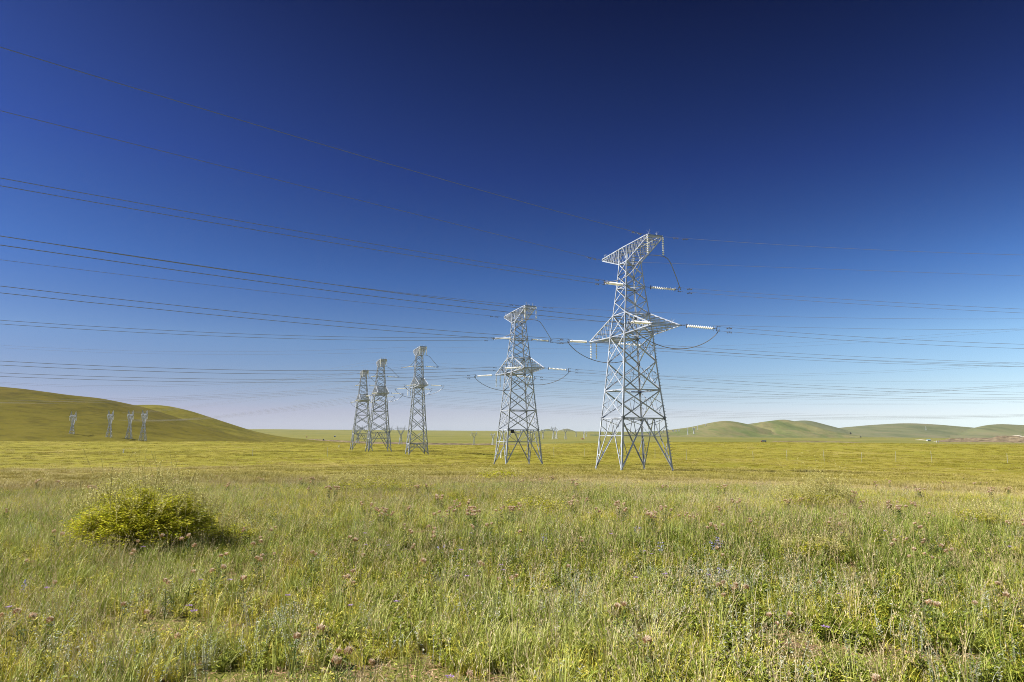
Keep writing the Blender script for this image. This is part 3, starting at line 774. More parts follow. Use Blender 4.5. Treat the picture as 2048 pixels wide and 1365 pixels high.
RED = plain('red_paint', (.45, .05, .03), .4); BLUE = plain('blue_paint', (.03, .08, .30), .4); SKYB = plain('light_blue_roof', (.22, .45, .62), .5)
BLACK = plain('rubber', (.02, .02, .02), .8); WALLM = plain('white_wall', (.50, .50, .48), .8); GLASS = plain('dark_glass', (.03, .04, .05), .15)
BROWN = plain('brown_wall', (.28, .12, .07), .8); GREYB = plain('grey_blue_paint', (.16, .22, .33), .5); DKB = plain('dark_brown', (.05, .04, .035), .8)
def truck():
    p = on_ground(1527, 2600); T = empty('truck', p, R(6)); T.scale = (1.25, 1.25, 1.25); tag(T, 'tiny truck with red cab and dark blue body on the far plain', 'truck')
    mb = MB(); mb.box((-6.4, 0, 1.9), (2.2, 2.4, 2.3)); mb.box((-6.6, 0, 3.15), (1.6, 2.2, .5)); mb.build('cab', RED, T)
    mb = MB(); mb.box((-7.52, 0, 2.4), (.05, 2.0, .9)); mb.box((-6.5, -1.21, 2.4), (1.1, .05, .8)); mb.build('window', GLASS, T)
    mb = MB(); mb.box((1.4, 0, 2.7), (12.6, 2.5, 2.9)); mb.box((1.4, 0, 1.1), (12.4, 1.0, .25)); mb.build('cargo_box', BLUE, T)
    for x in (-6.2, -1.8, 4.4, 5.8):
        for s in (-1, 1):
            mb = MB(); mb.tube([(x, s * 1.2, .55), (x, s * .85, .55)], .55, 12); mb.build('wheel', BLACK, T)
truck()
def hut(name, label, cat, x, D, sz, wm, rm, rz=0.2, dy=0):
    p = on_ground(x, D, dy); T = empty(name, p, rz); tag(T, label, cat)
    w, d, h = sz
    mb = MB(); mb.box((0, 0, h / 2), (w, d, h)); mb.build('wall', wm, T)
    mb = MB(); r = h * .35
    vs = [(-w * .54, -d * .56, h), (w * .54, -d * .56, h), (w * .54, d * .56, h), (-w * .54, d * .56, h), (-w * .54, 0, h + r), (w * .54, 0, h + r)]
    mb.add(vs, [(0, 1, 5, 4), (2, 3, 4, 5), (0, 4, 3), (1, 2, 5), (0, 3, 2, 1)]); mb.build('roof', rm, T)
    mb = MB(); mb.box((w * .15, -d * .5 - .03, h * .36), (w * .18, .06, h * .7)); mb.build('door', DKB, T)
    mb = MB(); mb.box((-w * .22, -d * .5 - .03, h * .58), (w * .16, .06, h * .3)); mb.build('window', GLASS, T)
hut('shed', 'low white walled shed under a light blue roof, left of the earth works', 'shed', 1857, 3050, (14, 8, 4.2), WALLM, SKYB)
hut('hut', 'tiny grey blue hut on the green slope left of the far pylons', 'hut', 669.5, 3000, (6.5, 5, 4.2), GREYB, GREYB)
hut('hut', 'tiny dark brown hut at the left end of the faint track', 'hut', 613, 2850, (5, 4, 2.8), DKB, BROWN)
hut('hut', 'tiny near black hut on the dark earth bank', 'hut', 647, 2250, (4.2, 4, 3), DKB, DKB, dy=3.5)
hut('hut', 'small red brown hut on the yellow strip left of the largest pylon', 'hut', 1165, 2750, (9, 6, 3.2), BROWN, BROWN)
p = on_ground(1875, 2750); T = empty('gate', p, .1); tag(T, 'tiny white gate of two posts at the left end of the earth works', 'gate')
for s in (-1, 1):
    mb = MB(); mb.box((s * 3, 0, 3), (1.6, 1.6, 6)); mb.box((s * 3, 0, 6.2), (2.0, 2.0, .4)); mb.build('post', WALLM, T)
mb = MB(); mb.box((0, 0, 5), (4.4, .5, .7)); mb.build('beam', WALLM, T)

# fence posts across the meadow
def post_mesh(h):
    mb = MB(); r_ = random.Random(int(h * 100)); mb.tube([(0, 0, -.3), (r_.uniform(-.03, .03), 0, h * .5), (r_.uniform(-.07, .07), 0, h)], (.055, .052, .048), 6); mb.box((0, 0, h + .03), (.11, .11, .06))
    mb.box((0, -.11, h * .8), (.06, .06, .12)); mb.box((0, -.11, h * .5), (.06, .06, .12))
    return mb.mesh('fence_post', CONC)
PM = [post_mesh(2.6), post_mesh(2.9), post_mesh(3.1)]
posts = [(505, 915, 902, 215), (655, 915, 903, 215), (1108, 918, 904, 200), (1170, 915, 903, 205), (1310, 915, 904, 205), (1373, 917, 904, 200), (1506, 914, 901, 205), (1574, 915, 903, 205), (1648, 912, 898, 205), (1723, 911, 899, 205), (1791, 910, 896.5, 210), (1863, 909, 896, 215), (2013, 903, 891, 225)]
pl = ['thin fence post in the meadow below the foot of the left hill', 'thin fence post just left of the leftmost big pylon', 'fence post just right of the second largest pylon', 'fence post just left of the largest pylon', 'fence post seen between the right legs of the largest pylon',
      'first fence post right of the largest pylon', 'second fence post right of the largest pylon', 'third fence post right of the largest pylon', 'fourth fence post right of the largest pylon', 'fifth fence post right of the largest pylon', 'sixth fence post right of the largest pylon', 'seventh fence post right of the largest pylon', 'fence post at the far right, last of the row']
for i, ((x, yb, yt, D), l) in enumerate(zip(posts, pl)):
    d = ray(x, yb); p = d[:2] / np.hypot(*d[:2]) * D
    o = link('fence_post', PM[i % 3]); o.location = (p[0], p[1], float(ground(*p)) - .1); o.rotation_euler = (R(random.uniform(-2, 2)), R(random.uniform(-2.5, 2.5)), random.uniform(0, 3))
    tag(o, l, 'fence post', 'fence posts across the meadow')
WHITEP = plain('white_marker', (.82, .82, .80), .6)
def marker(x, yb, yt, D, l):
    d = ray(x, yb); p = d[:2] / np.hypot(*d[:2]) * D; h = max((yb - yt) / F_PX * D, .6)
    mb = MB(); mb.tube([(0, 0, -.2), (0, 0, h * .5), (.06, 0, h)], .16, 7); mb.box((.02, 0, h * .99), (.42, .42, .2)); mb.box((0, -.15, h * .7), (.24, .05, .3))
    o = mb.build('marker_post', WHITEP); o.location = (p[0], p[1], float(ground(*p)) - .1); tag(o, l, 'marker post', 'white marker posts')
marker(247, 902, 896, 260, 'short white marker post in the meadow below the left hill')
marker(678, 893.5, 889, 380, 'tiny white marker post left of the leftmost big pylon')
marker(1002, 916, 904, 200, 'white marker post behind the left leg of the second largest pylon')

# ------------------------------------------------------------------ grass
TPL = bpy.data.collections.new('grass_templates')     # sources of the two grass objects, not linked to the scene
class Blades:
    def __init__(s): s.V = []; s.F = []; s.B = []; s.M = []; s.n = 0
    def add(s, V, F, b, m=0):
        s.V.append(V); s.F += [tuple(i + s.n for i in f) for f in F]; s.B.append(np.full(len(V), b)); s.M += [m] * len(F); s.n += len(V)
    def blade(s, o, az, h, lean, w, b, m=0, curve=1.0, seg=3):
        o = np.asarray(o, float); d = np.array([math.cos(az), math.sin(az), 0]); sd = np.array([-d[1], d[0], 0])
        tw = random.uniform(-1, 1); sd = sd * math.cos(tw) + d * math.sin(tw)
        t = np.linspace(0, 1, seg + 1)
        P = o + d * (lean * h * (t ** (1 + curve)))[:, None] + np.array([0, 0, 1.]) * (h * (t - .25 * lean * t ** 2))[:, None]
        ww = w * np.array([.8, 1., .75, .12] if seg == 3 else [.9, .8, .1])
        V = np.concatenate([P - sd * ww[:, None] / 2, P + sd * ww[:, None] / 2]); k = seg + 1
        s.add(V, [(i, i + 1, k + i + 1, k + i) for i in range(seg)], b, m)
        return P
    def leaf(s, o, d, l, w, b, m=0):
        d = np.asarray(d, float); d = d / np.linalg.norm(d); up = np.array([random.uniform(-.6, .6), random.uniform(-.6, .6), 1.])
        sd = np.cross(d, up); sd /= np.linalg.norm(sd); up = np.cross(sd, d); o = np.asarray(o, float)
        V = np.array([o, o + d * l * .45 + sd * w / 2, o + d * l - up * l * .12, o + d * l * .45 - sd * w / 2])
        s.add(V, [(0, 1, 2, 3)], b, m)
    def mesh(s, name, mats):
        me = bpy.data.meshes.new(name); me.from_pydata(np.concatenate(s.V).tolist(), [], s.F)
        for m in (mats if isinstance(mats, (list, tuple)) else [mats]): me.materials.append(m)
        me.polygons.foreach_set('material_index', s.M)
        a = me.attributes.new('bt', 'FLOAT', 'POINT'); a.data.foreach_set('value', np.concatenate(s.B).astype(np.float32))
        me.update(); return me
G_BLUE = leafmat('blue_green_grass', [(.10, .145, .014), (.33, .38, .062), (.60, .61, .20)])
G_YEL = leafmat('yellow_green_grass', [(.19, .205, .010), (.48, .455, .036), (.76, .66, .13)])
G_DRK = leafmat('dark_herb', [(.05, .085, .007), (.19, .24, .02), (.44, .45, .065)])
G_DRY = leafmat('dry_stems', [(.36, .27, .12), (.56, .45, .22), (.70, .60, .36)], transl=.15)
G_SAGE = leafmat('silver_sage', [(.24, .27, .16), (.36, .38, .25), (.48, .48, .36)], transl=.1)
G_LIT = leafmat('dead_litter', [(.24, .12, .07), (.42, .25, .14), (.64, .47, .30)], transl=.05)
U = random.uniform
def tpl(name, fn, mats):
    B = Blades(); fn(B); o = bpy.data.objects.new(name, B.mesh(name, mats)); TPL.objects.link(o); return o
def t_tuft(n, r, h0, h1, w0, w1, l0, l1, curve=1.0):
    def f(B):
        for i in range(n):
            a = U(0, 6.28); q = r * math.sqrt(U(0, 1)); B.blade((q * math.cos(a), q * math.sin(a), 0), a + U(-.8, .8), U(h0, h1), U(l0, l1), U(w0, w1), U(0, 1), 0, curve)
    return f
def t_herb(ns, h0, h1, ll, lw, nl):
    def f(B):
        for i in range(ns):
            a = U(0, 6.28); o = (U(-.05, .05), U(-.05, .05), 0); h = U(h0, h1); b = U(0, 1)
            P = B.blade(o, a, h, U(.1, .6), .004, b, 0)
            for k in range(nl):
                t = U(.12, 1); p = P[0] + (P[-1] - P[0]) * t; aa = U(0, 6.28); B.leaf(p, (math.cos(aa), math.sin(aa), U(-.1, .9)), ll * U(.6, 1.2), lw, min(1, max(0, b + U(-.3, .3))))
    return f
def t_dry(n):
    def f(B):
        for i in range(n):
            a = U(0, 6.28); P = B.blade((U(-.06, .06), U(-.06, .06), 0), a, U(.2, .42), U(.1, .5), .0028, U(0, 1))
            for k in range(7):
                p = P[-1] + (P[-2] - P[-1]) * U(-.1, .8); B.leaf(p, (U(-.5, .5), U(-.5, .5), 1), U(.012, .03), .005, U(.2, 1))
    return f
def t_litter(B):
    for i in range(22):
        a = U(0, 6.28); q = .16 * math.sqrt(U(0, 1)); B.leaf((q * math.cos(a), q * math.sin(a), U(.004, .03)), (U(-1, 1), U(-1, 1), U(-.05, .2)), U(.02, .075), U(.003, .007), U(0, 1))
def t_short(B):
    for i in range(26):
        a = U(0, 6.28); q = .15 * math.sqrt(U(0, 1)); B.blade((q * math.cos(a), q * math.sin(a), 0), U(0, 6.28), U(.02, .08), U(.3, 1.4), U(.002, .004), U(0, 1))
    for i in range(10):
        a = U(0, 6.28); q = .15 * math.sqrt(U(0, 1)); B.leaf((q * math.cos(a), q * math.sin(a), U(.005, .03)), (U(-1, 1), U(-1, 1), U(0, .5)), U(.02, .045), U(.008, .014), U(0, 1))
near_t = [tpl('tuft_a', t_tuft(26, .06, .10, .24, .003, .005, .2, .8), G_BLUE), tpl('tuft_b', t_tuft(20, .04, .14, .32, .003, .0055, .05, .45), G_BLUE),
          tpl('tuft_c', t_tuft(40, .09, .05, .14, .002, .0045, .3, 1.3), G_YEL), tpl('tuft_d', t_tuft(28, .06, .08, .20, .0025, .0045, .1, .8), G_YEL),
          tpl('tuft_e', t_herb(6, .10, .21, .034, .011, 20), G_DRK), tpl('tuft_f', t_herb(8, .05, .13, .030, .013, 16), G_DRK),
          tpl('tuft_g', t_dry(7), G_DRY), tpl('tuft_h', t_herb(5, .12, .26, .022, .007, 22), G_SAGE), tpl('tuft_i', t_litter, G_LIT), tpl('tuft_j', t_herb(6, .08, .18, .03, .008, 18), G_YEL), tpl('tuft_k', t_short, G_DRK)]
NEAR = bpy.data.collections.new('near_tufts'); FARC = bpy.data.collections.new('far_tufts')
for o in near_t: NEAR.objects.link(o)
F_GRN = leafmat('field_green', [(0.193, 0.1804, 0.01334), (0.2684, 0.2358, 0.02312), (0.3437, 0.2817, 0.03913)], .75)
F_TAN = leafmat('field_tan', [(0.34, 0.2976, 0.06072), (0.4165, 0.3485, 0.09715), (0.4846, 0.3825, 0.17)], .75)
far_t = [tpl('clump_a', t_tuft(90, .6, .15, .34, .012, .022, .2, .9), F_GRN), tpl('clump_b', t_tuft(90, .7, .12, .30, .012, .022, .2, 1.1), F_GRN),
         tpl('clump_c', t_tuft(70, .6, .18, .40, .010, .018, .2, .8), F_TAN), tpl('clump_d', t_herb(26, .12, .3, .05, .02, 8), F_TAN)]
for o in far_t: FARC.objects.link(o)

def scatter(name, pts, rot, scl, idx, tint, coll, label, cat):
    me = bpy.data.meshes.new(name); me.vertices.add(len(pts)); me.vertices.foreach_set('co', pts.reshape(-1).astype(np.float32))
    for nm, ty, dat in (('rot', 'FLOAT_VECTOR', rot), ('scl', 'FLOAT_VECTOR', scl), ('idx', 'INT', idx), ('tint', 'FLOAT', tint)):
        a = me.attributes.new(nm, ty, 'POINT'); a.data.foreach_set('vector' if ty == 'FLOAT_VECTOR' else 'value', np.asarray(dat).reshape(-1).astype(np.int32 if ty == 'INT' else np.float32))
    me.update()
    o = link(name, me); tag(o, label, cat, kind='stuff')
    ng = bpy.data.node_groups.new(name, 'GeometryNodeTree')
    ng.interface.new_socket('Geometry', in_out='INPUT', socket_type='NodeSocketGeometry'); ng.interface.new_socket('Geometry', in_out='OUTPUT', socket_type='NodeSocketGeometry')
    gi = ng.nodes.new('NodeGroupInput'); go = ng.nodes.new('NodeGroupOutput')
    ci = ng.nodes.new('GeometryNodeCollectionInfo'); ci.inputs['Collection'].default_value = coll; ci.inputs['Separate Children'].default_value = True; ci.inputs['Reset Children'].default_value = True
    ip = ng.nodes.new('GeometryNodeInstanceOnPoints'); ip.inputs['Pick Instance'].default_value = True
    def na(nm, ty):
        n = ng.nodes.new('GeometryNodeInputNamedAttribute'); n.data_type = ty; n.inputs[0].default_value = nm
        return next(s for s in n.outputs if s.enabled and s.name == 'Attribute')
    ng.links.new(gi.outputs[0], ip.inputs['Points']); ng.links.new(ci.outputs[0], ip.inputs['Instance'])
    ng.links.new(na('idx', 'INT'), ip.inputs['Instance Index']); ng.links.new(na('rot', 'FLOAT_VECTOR'), ip.inputs['Rotation']); ng.links.new(na('scl', 'FLOAT_VECTOR'), ip.inputs['Scale'])
    ng.links.new(ip.outputs[0], go.inputs[0])
    md = o.modifiers.new('grass', 'NODES'); md.node_group = ng
    return o
def polar_pts(n, d0, d1, amax, pw=2.0):
    u = rng.random(n); d = (d0 ** pw + (d1 ** pw - d0 ** pw) * u) ** (1 / pw); a = np.radians(rng.uniform(-amax, amax, n))
    return d * np.sin(a), d * np.cos(a), d
def near_grass():
    x, y, d = polar_pts(120000, 2.6, 36, 46, 1.65)
    n = len(x); k = rng.random(n)
    gap = vnoise(x, y, .6, 11) * .6 + vnoise(x, y, 1.7, 12) * .4                  # patches of bare soil
    pa = vnoise(x, y, 2.3, 13); pb = vnoise(x, y, 3.5, 14); pc = vnoise(x, y, 1.4, 15)
    w = np.stack([1.2 * pa ** 2 + .15, 1.3 * pa ** 2 + .15, .7 * (1 - pa) + .1, .8 * (1 - pa) + .15, 1.5 * pb ** 2 + .1, 1.4 * pb ** 2 + .2, .28 + .38 * pc, .9 * np.clip(pc - .55, 0, 1) + .03, .3 + 0 * pa, .8 * (1 - pb) + .1], 1)
    w[:, 7] += 1.1 * np.exp(-((x - 2.6) / 2.2) ** 2 - ((y - 7.4) / 2.0) ** 2) * pc + .5 * np.exp(-((x + .6) / 1.5) ** 2 - ((y - 5.6) / 1.2) ** 2) * pc
    w[:, 8] += (gap < .36) * 1.2
    # grass mostly grass towards the crest
    w[:, 4:6] *= (1 - .5 * sstep(12, 26, d))[:, None]; w[:, 8] *= 1 - .8 * sstep(10, 20, d); w[:, 0:2] *= (1 - .8 * sstep(16, 31, d))[:, None]; w[:, 2:4] *= (1 + 1.2 * sstep(15, 30, d))[:, None]; w[:, 6] *= 1 - .45 * sstep(15, 24, d); w[:, 7] *= 1 - .6 * sstep(15, 24, d)
    c = np.cumsum(w / w.sum(1, keepdims=True), 1); idx = (k[:, None] > c).sum(1).clip(0, 9)
    low = (gap < .31) & (d < 12) & (rng.random(n) < .6); idx = np.where(low, np.where(rng.random(n) < .72, 8, 10), idx)
    keep = (gap > .17 + .15 * rng.random(n) + .06 * (d < 6.5)) | (idx == 8) | (idx == 10) | (d > 12)
    keep &= rng.random(n) > .75 * sstep(26, 36, d)
    x, y, d, idx, pa, pb = (q[keep] for q in (x, y, d, idx, pa, pb)); n = len(x)
    s = rng.uniform(.75, 1.35, n) * (1 + .25 * (pb - .5)) * (1 - .12 * sstep(16, 30, d))
    z = ground(x, y) - .01
    rot = np.stack([rng.normal(0, .08, n), rng.normal(0, .08, n), rng.uniform(0, 6.28, n)], 1)
    scl = np.stack([s, s, s * rng.uniform(.8, 1.2, n) * .92], 1)
    tint = np.clip(.5 + (vnoise(x, y, 4, 16) - .5) * 1.1 + rng.normal(0, .18, n) + .25 * sstep(18, 32, d), 0, 1)
    scatter('meadow_grass', np.stack([x, y, z], 1), rot, scl, idx, tint, NEAR, 'tangled green and straw coloured grass and herbs of the near meadow', 'grass')
near_grass()
def field_grass():
    X = []
    for n, a, b, s in ((16000, 28, 62, .7), (16000, 58, 130, 1.1), (18000, 120, 270, 1.6), (24000, 260, 545, 2.6)):
        x, y, d = polar_pts(n, a, b, 45); X.append((x, y, d, np.full(n, s)))
    x, y, d, s = (np.concatenate([q[i] for q in X]) for i in range(4)); n = len(x)
    f1 = vnoise(x, y, 9, 21) * .5 + vnoise(x, y, 38, 22) * .5; f2 = vnoise(x, y * .4, 55, 23)
    idx = np.where(rng.random(n) < .25 + .9 * np.clip(f2 - .45, 0, 1) + .6 * (1 - sstep(90, 190, d)), 2 + (rng.random(n) < .4), (rng.random(n) < .5)).astype(int)
    tint = np.clip(f1 * 1.1 - .05 + rng.normal(0, .12, n), 0, 1)
    rot = np.stack([0 * x, 0 * x, rng.uniform(0, 6.28, n)], 1); q = s * rng.uniform(.7, 1.3, n); hz = rng.uniform(.6, 1.3, n) * (1 - .45 * (s > 1.5)) * (1 - .35 * (s < 1.4)) * (.7 + .8 * (vnoise(x, y, 6, 24) > .62))
    scatter('field_grass', np.stack([x, y, ground(x, y) - .02], 1), rot, np.stack([q, q, hz], 1), idx, tint, FARC, 'yellow olive grass covering the meadow around the pylons', 'grass')
field_grass()

# ------------------------------------------------------------------ shrubs
LEAF = leafmat('shrub_leaf', [(.32, .36, .012), (.58, .57, .03), (.75, .69, .10)], 0, .6); PALE = leafmat('shrub_pale_spray', [(.50, .46, .12), (.64, .58, .20), (.76, .70, .34)], 0, .35)
STEMM = plain('shrub_stem', (.34, .30, .08), .8)
def shrub(label, x, y, rx, ry, h, nst, nleaf, nspray, seed, tall=1.35, leafscale=1.0):
    random.seed(seed); d = ray(x, y); tt = -EYE / d[2]; p = E0 + d * tt; gz = float(ground(p[0], p[1]))
    T = empty('shrub', (p[0], p[1], gz), 0); tag(T, label, 'shrub', 'leafy shrubs in the near meadow')
    st = MB(); lf = Blades(); sp = Blades()
    for i in range(nst):
        a = U(0, 6.28); q = math.sqrt(U(0.02, 1)); ex, ey = rx * q * math.cos(a), ry * q * math.sin(a); hh = h * math.sqrt(max(.02, 1 - q * q)) * U(.8, 1.1) * U(.35, 1) ** .35 + .06
        t = np.linspace(0, 1, 6)[:, None]; b = np.array([ex * .25, ey * .25, -.02]); e = np.array([ex, ey, hh])
        c = np.array([ex * .5, ey * .5, hh * .85]); P = b * (1 - t) ** 2 + 2 * c * t * (1 - t) + e * t * t
        P[1:-1] += np.array([[U(-.02, .02), U(-.02, .02), U(-.02, .02)] for _ in range(4)])
        st.tube(P, np.linspace(.006, .002, 6), 4)
        for k in range(nleaf):
            s = U(.12, 1) ** .45; j = min(4, int(s * 5)); o = P[j] + (P[j + 1] - P[j]) * (s * 5 - j); aa = U(0, 6.28)
            o = o + np.array([U(-.05, .05), U(-.05, .05), U(-.05, .05)]) * (rx if rx < 1 else 1)
            lf.leaf(o, (math.cos(aa), math.sin(aa), U(-.35, .6)), U(.04, .085) * leafscale, U(.015, .026) * leafscale, U(0, 1))
    for i in range(nspray):
        a = U(0, 6.28); q = math.sqrt(U(0, 1)) * .95; ex, ey = rx * q * math.cos(a), ry * q * math.sin(a); hz = h * math.sqrt(max(.1, 1 - .8 * q * q)); ht = hz * U(.0, tall - 1) + .06
        if U(0, 1) < .16: ht *= 1.9
        lean = np.array([U(-.5, .5), U(-.5, .5), 1.]); o = np.array([ex, ey, hz * .95]); e = o + lean * ht
        st.tube([o, (o + e) / 2 + [U(-.02, .02), U(-.02, .02), 0], e], .0025, 4)
        for k in range(16):
            s = U(.3, 1.1); q2 = o + (e - o) * s; aa = U(0, 6.28); sp.leaf(q2 + np.array([U(-.03, .03), U(-.03, .03), U(-.02, .02)]), (math.cos(aa), math.sin(aa), U(-.2, 1.2)), U(.025, .05) * leafscale, U(.006, .011) * leafscale, U(0, 1))
    st.build('stems', STEMM, T); link('foliage', lf.mesh('foliage', LEAF), T); link('pale_sprays', sp.mesh('pale_sprays', PALE), T)
    return T
shrub('large rounded leafy green shrub with pale sprays at left front', 284, 1096, 1.12, .85, .86, 360, 48, 330, 1, 1.45)
shrub('pale yellow topped shrub on the crest before the three far pylons', 752, 972, 1.7, .8, .45, 75, 16, 300, 2, 1.8, 1.4)
shrub('wispy shrub with tall cream sprays at right before the meadow', 1630, 1018, .95, .6, .46, 42, 12, 300, 3, 2.1, 1.3)
shrub('thin trailing shrub with cream tips in the centre front grass', 1075, 1035, .9, .5, .36, 55, 18, 80, 4, 1.6, 1.2)
shrub('low cream tipped shrub in the grass at right front', 1630, 1125, .55, .4, .22, 40, 12, 55, 5, 1.5, 1.0)
shrub('small sprawling shrub at the right edge of the large shrub', 470, 1085, .5, .35, .26, 34, 10, 26, 6, 1.6, 1.0)
shrub('narrow cream shrub at the far right of the near meadow', 1955, 1062, .5, .4, .32, 36, 12, 50, 7, 1.5, 1.1)
shrub('low pale shrub by the left rear edge of the meadow', 245, 972, 1.0, .6, .40, 60, 14, 70, 8, 1.6, 1.3)
shrub('cream shrub beside the foot of the second largest pylon', 1000, 930, 1.8, 1.0, .6, 50, 12, 70, 9, 1.5, 2.5)

# ------------------------------------------------------------------ flowers
HEADB = leafmat('thistle_bract', [(.46, .25, .12), (.62, .39, .20), (.74, .52, .30)], 0, .1); FLUFF = leafmat('thistle_fluff', [(.84, .62, .42), (.90, .75, .55), (.93, .83, .67)], 0, .25)
VIOL = leafmat('violet_petal', [(.36, .22, .44), (.48, .32, .58), (.60, .46, .70)], 0, .3); BLUEF = leafmat('bluebell_petal', [(.34, .31, .54), (.44, .41, .64), (.56, .53, .74)], 0, .3)
TLEAF = leafmat('thistle_leaf', [(.07, .11, .02), (.12, .16, .035), (.20, .22, .07)], 0)
def thistle_head():
    B = Blades(); r = .020
    for i in range(46):
        a = U(0, 6.28); z = U(0, 1); q = r * math.sin(math.pi * (.2 + .55 * z)); o = (q * math.cos(a) * .8, q * math.sin(a) * .8, z * .026)
        B.leaf(o, (math.cos(a), math.sin(a), .9 + z), .018, .009, U(0, 1), 0)
    for i in range(70):
        a = U(0, 6.28); q = U(0, .7); B.leaf((.016 * q * math.cos(a), .016 * q * math.sin(a), .018), (1.3 * q * math.cos(a), 1.3 * q * math.sin(a), 1), U(.022, .034), .007, U(0, 1), 1)
    return B.mesh('flower_head', [HEADB, FLUFF])
THEADS = [thistle_head() for _ in range(3)]
def thistle_proto(nh, h):
    """stem with leaves; returns the mesh and the head positions"""
    B = Blades(); heads = []
    for i in range(nh):
        a = U(0, 6.28); hh = h * U(.8, 1.08); P = B.blade((U(-.012, .012), U(-.012, .012), 0), a, hh, U(.05, .18) + .14 * (nh > 2), .006, U(0, 1), 0, .6); heads.append(tuple(P[-1]))
        B.blade((P[0][0] + .003, P[0][1], 0), a + 1.5, hh * .9, U(.05, .2), .005, U(0, 1), 0, .6)
        for k in range(13):
            t = U(.05, .92); p = P[0] + (P[-1] - P[0]) * t; aa = U(0, 6.28); B.leaf(p, (math.cos(aa), math.sin(aa), U(.1, .9)), U(.04, .085) * (1.15 - .5 * t), .013, U(0, 1))
    return B.mesh('stem', TLEAF), heads
random.seed(11)
TPR = [thistle_proto(n, h) for n, h in ((1, .22), (1, .27), (2, .25), (2, .29), (3, .28), (4, .30), (6, .32))]
_nh = [1, 1, 2, 2, 3, 4, 6]
def place(px, py, h):
    """base point of a plant whose top shows at the pixel"""
    d = ray(px, py); t = (h - EYE) / d[2]; p = E0 + d * t
    for _ in range(5):
        g = float(ground(p[0], p[1])); t = (g + h - EYE) / d[2]; p = E0 + d * t
    return p[0], p[1], float(ground(p[0], p[1]))
TN = ['single headed', 'single headed', 'twin headed', 'twin headed', 'three headed', 'four headed', 'many headed']
protos = []
for (me, hd), nm in zip(TPR, TN):
    protos.append((me, hd))
def thistle(px, py, k, sc=None, region=''):
    me, hd = protos[k]; h = max(q[2] for q in hd); s = sc or U(1.0, 1.35)
    x, y, z = place(px, py, h * s)
    o = link('thistle', me); o.location = (x, y, z - .01); o.rotation_euler = (U(-.08, .08), U(-.08, .08), U(0, 6.28)); o.scale = (s, s, s)
    tag(o, '%s brown and pink thistle %s' % (TN[k], region), 'thistle', 'brown and pink thistles in the meadow')
    for q in hd:
        f = link('flower_head', random.choice(THEADS), o); f.location = q; f.rotation_euler = (U(-.5, .5), U(-.5, .5), U(0, 6)); v = U(.7, 1.0) * (1.05 if y > 12 else .92); f.scale = (v, v, v)
def region(px, py):
    side = 'left' if px < 690 else ('centre' if px < 1370 else 'right')
    dep = 'at the front' if py > 1180 else ('in the middle' if py > 1050 else 'near the crest')
    return '%s of the meadow, %s side' % (dep, side) if side != 'centre' else '%s of the meadow, at the centre' % dep
A_ = [(45, 60), (345, 185), (150, 360), (300, 490), (430, 115), (795, 250), (760, 305), (985, 210), (1095, 215), (1150, 270), (1262, 400), (1105, 430), (980, 470), (1025, 485), (1435, 475), (1285, 320), (1500, 250), (1560, 220), (1465, 165), (1590, 160), (1550, 330), (1600, 316), (1828, 310), (2000, 460), (725, 615), (55, 680), (140, 650), (300, 710), (920, 650), (1050, 800), (1735, 790), (1990, 905), (1505, 340), (1880, 765)]
B_ = [(180, 30), (265, 78), (305, 80), (385, 45), (565, 75), (625, 90), (680, 35), (705, 20), (730, 70), (640, 58), (1050, 28), (925, 55), (860, 140), (395, 150), (435, 180), (550, 198), (530, 160), (760, 150), (1028, 190), (130, 325), (435, 268), (500, 365), (930, 470), (1335, 397), (1600, 305), (75, 490), (1005, 450), (1910, 455), (1620, 610), (815, 375), (30, 915), (180, 960), (740, 1030), (1870, 840), (1420, 228), (1900, 45), (1640, 30), (1800, 70), (1515, 60), (105, 415), (10, 460), (85, 225)]
C_ = [(258, 490), (375, 495), (432, 522), (325, 510), (320, 570), (262, 330), (237, 285), (848, 485), (1405, 146), (1305, 245), (1375, 237), (1438, 298), (1480, 322), (1472, 240), (1590, 292), (1545, 272), (1418, 340), (985, 78), (915, 115), (950, 137), (460, 118), (1250, 10), (1225, 35), (1088, 10), (245, 50), (120, 90), (47, 85), (257, 150), (180, 150), (1755, 610), (1858, 495), (1900, 562), (1160, 1052), (585, 683), (655, 685), (1515, 615), (1465, 610), (1495, 85), (1955, 130), (2010, 125), (1388, 25)]
random.seed(21)
pos = [(x / 2.926, 1000 + y / 2.926) for x, y in A_] + [(680 + x / 2.926, 1000 + y / 2.926) for x, y in B_] + [(1350 + x / 2.934, 1000 + y / 2.934) for x, y in C_]
for px, py in pos:
    thistle(px, py, random.choice([0, 0, 1, 1, 2, 3] if py > 1080 else [1, 2, 3, 4, 4, 5]), region=region(px, py))
cl = [(70, 955), (105, 965), (185, 975), (215, 990), (300, 950), (345, 952), (440, 945), (455, 968), (530, 952), (620, 952), (630, 968), (655, 980), (745, 1010), (780, 1020), (800, 960), (850, 975), (885, 995), (920, 1005), (955, 1020), (1010, 1010), (1045, 955), (1070, 962), (1100, 955), (1150, 965), (1140, 1000), (1165, 997), (1240, 1010), (1295, 1025), (1320, 970), (1530, 965), (1640, 960), (1655, 962), (1735, 955), (1760, 960), (1775, 962), (1830, 970), (1850, 980), (1890, 955), (1925, 955), (1945, 958), (1960, 962), (1990, 975), (2010, 965), (1700, 1005), (1775, 1005), (1820, 1010), (1720, 985), (1435, 975), (1480, 1000), (1590, 1000)]
for px, py in cl:
    for j in range(2):
        qx, qy = px + U(-18, 18), max(947, py + U(-6, 8)); thistle(qx, qy, random.choice([4, 5, 6, 6]), region=region(qx, qy))

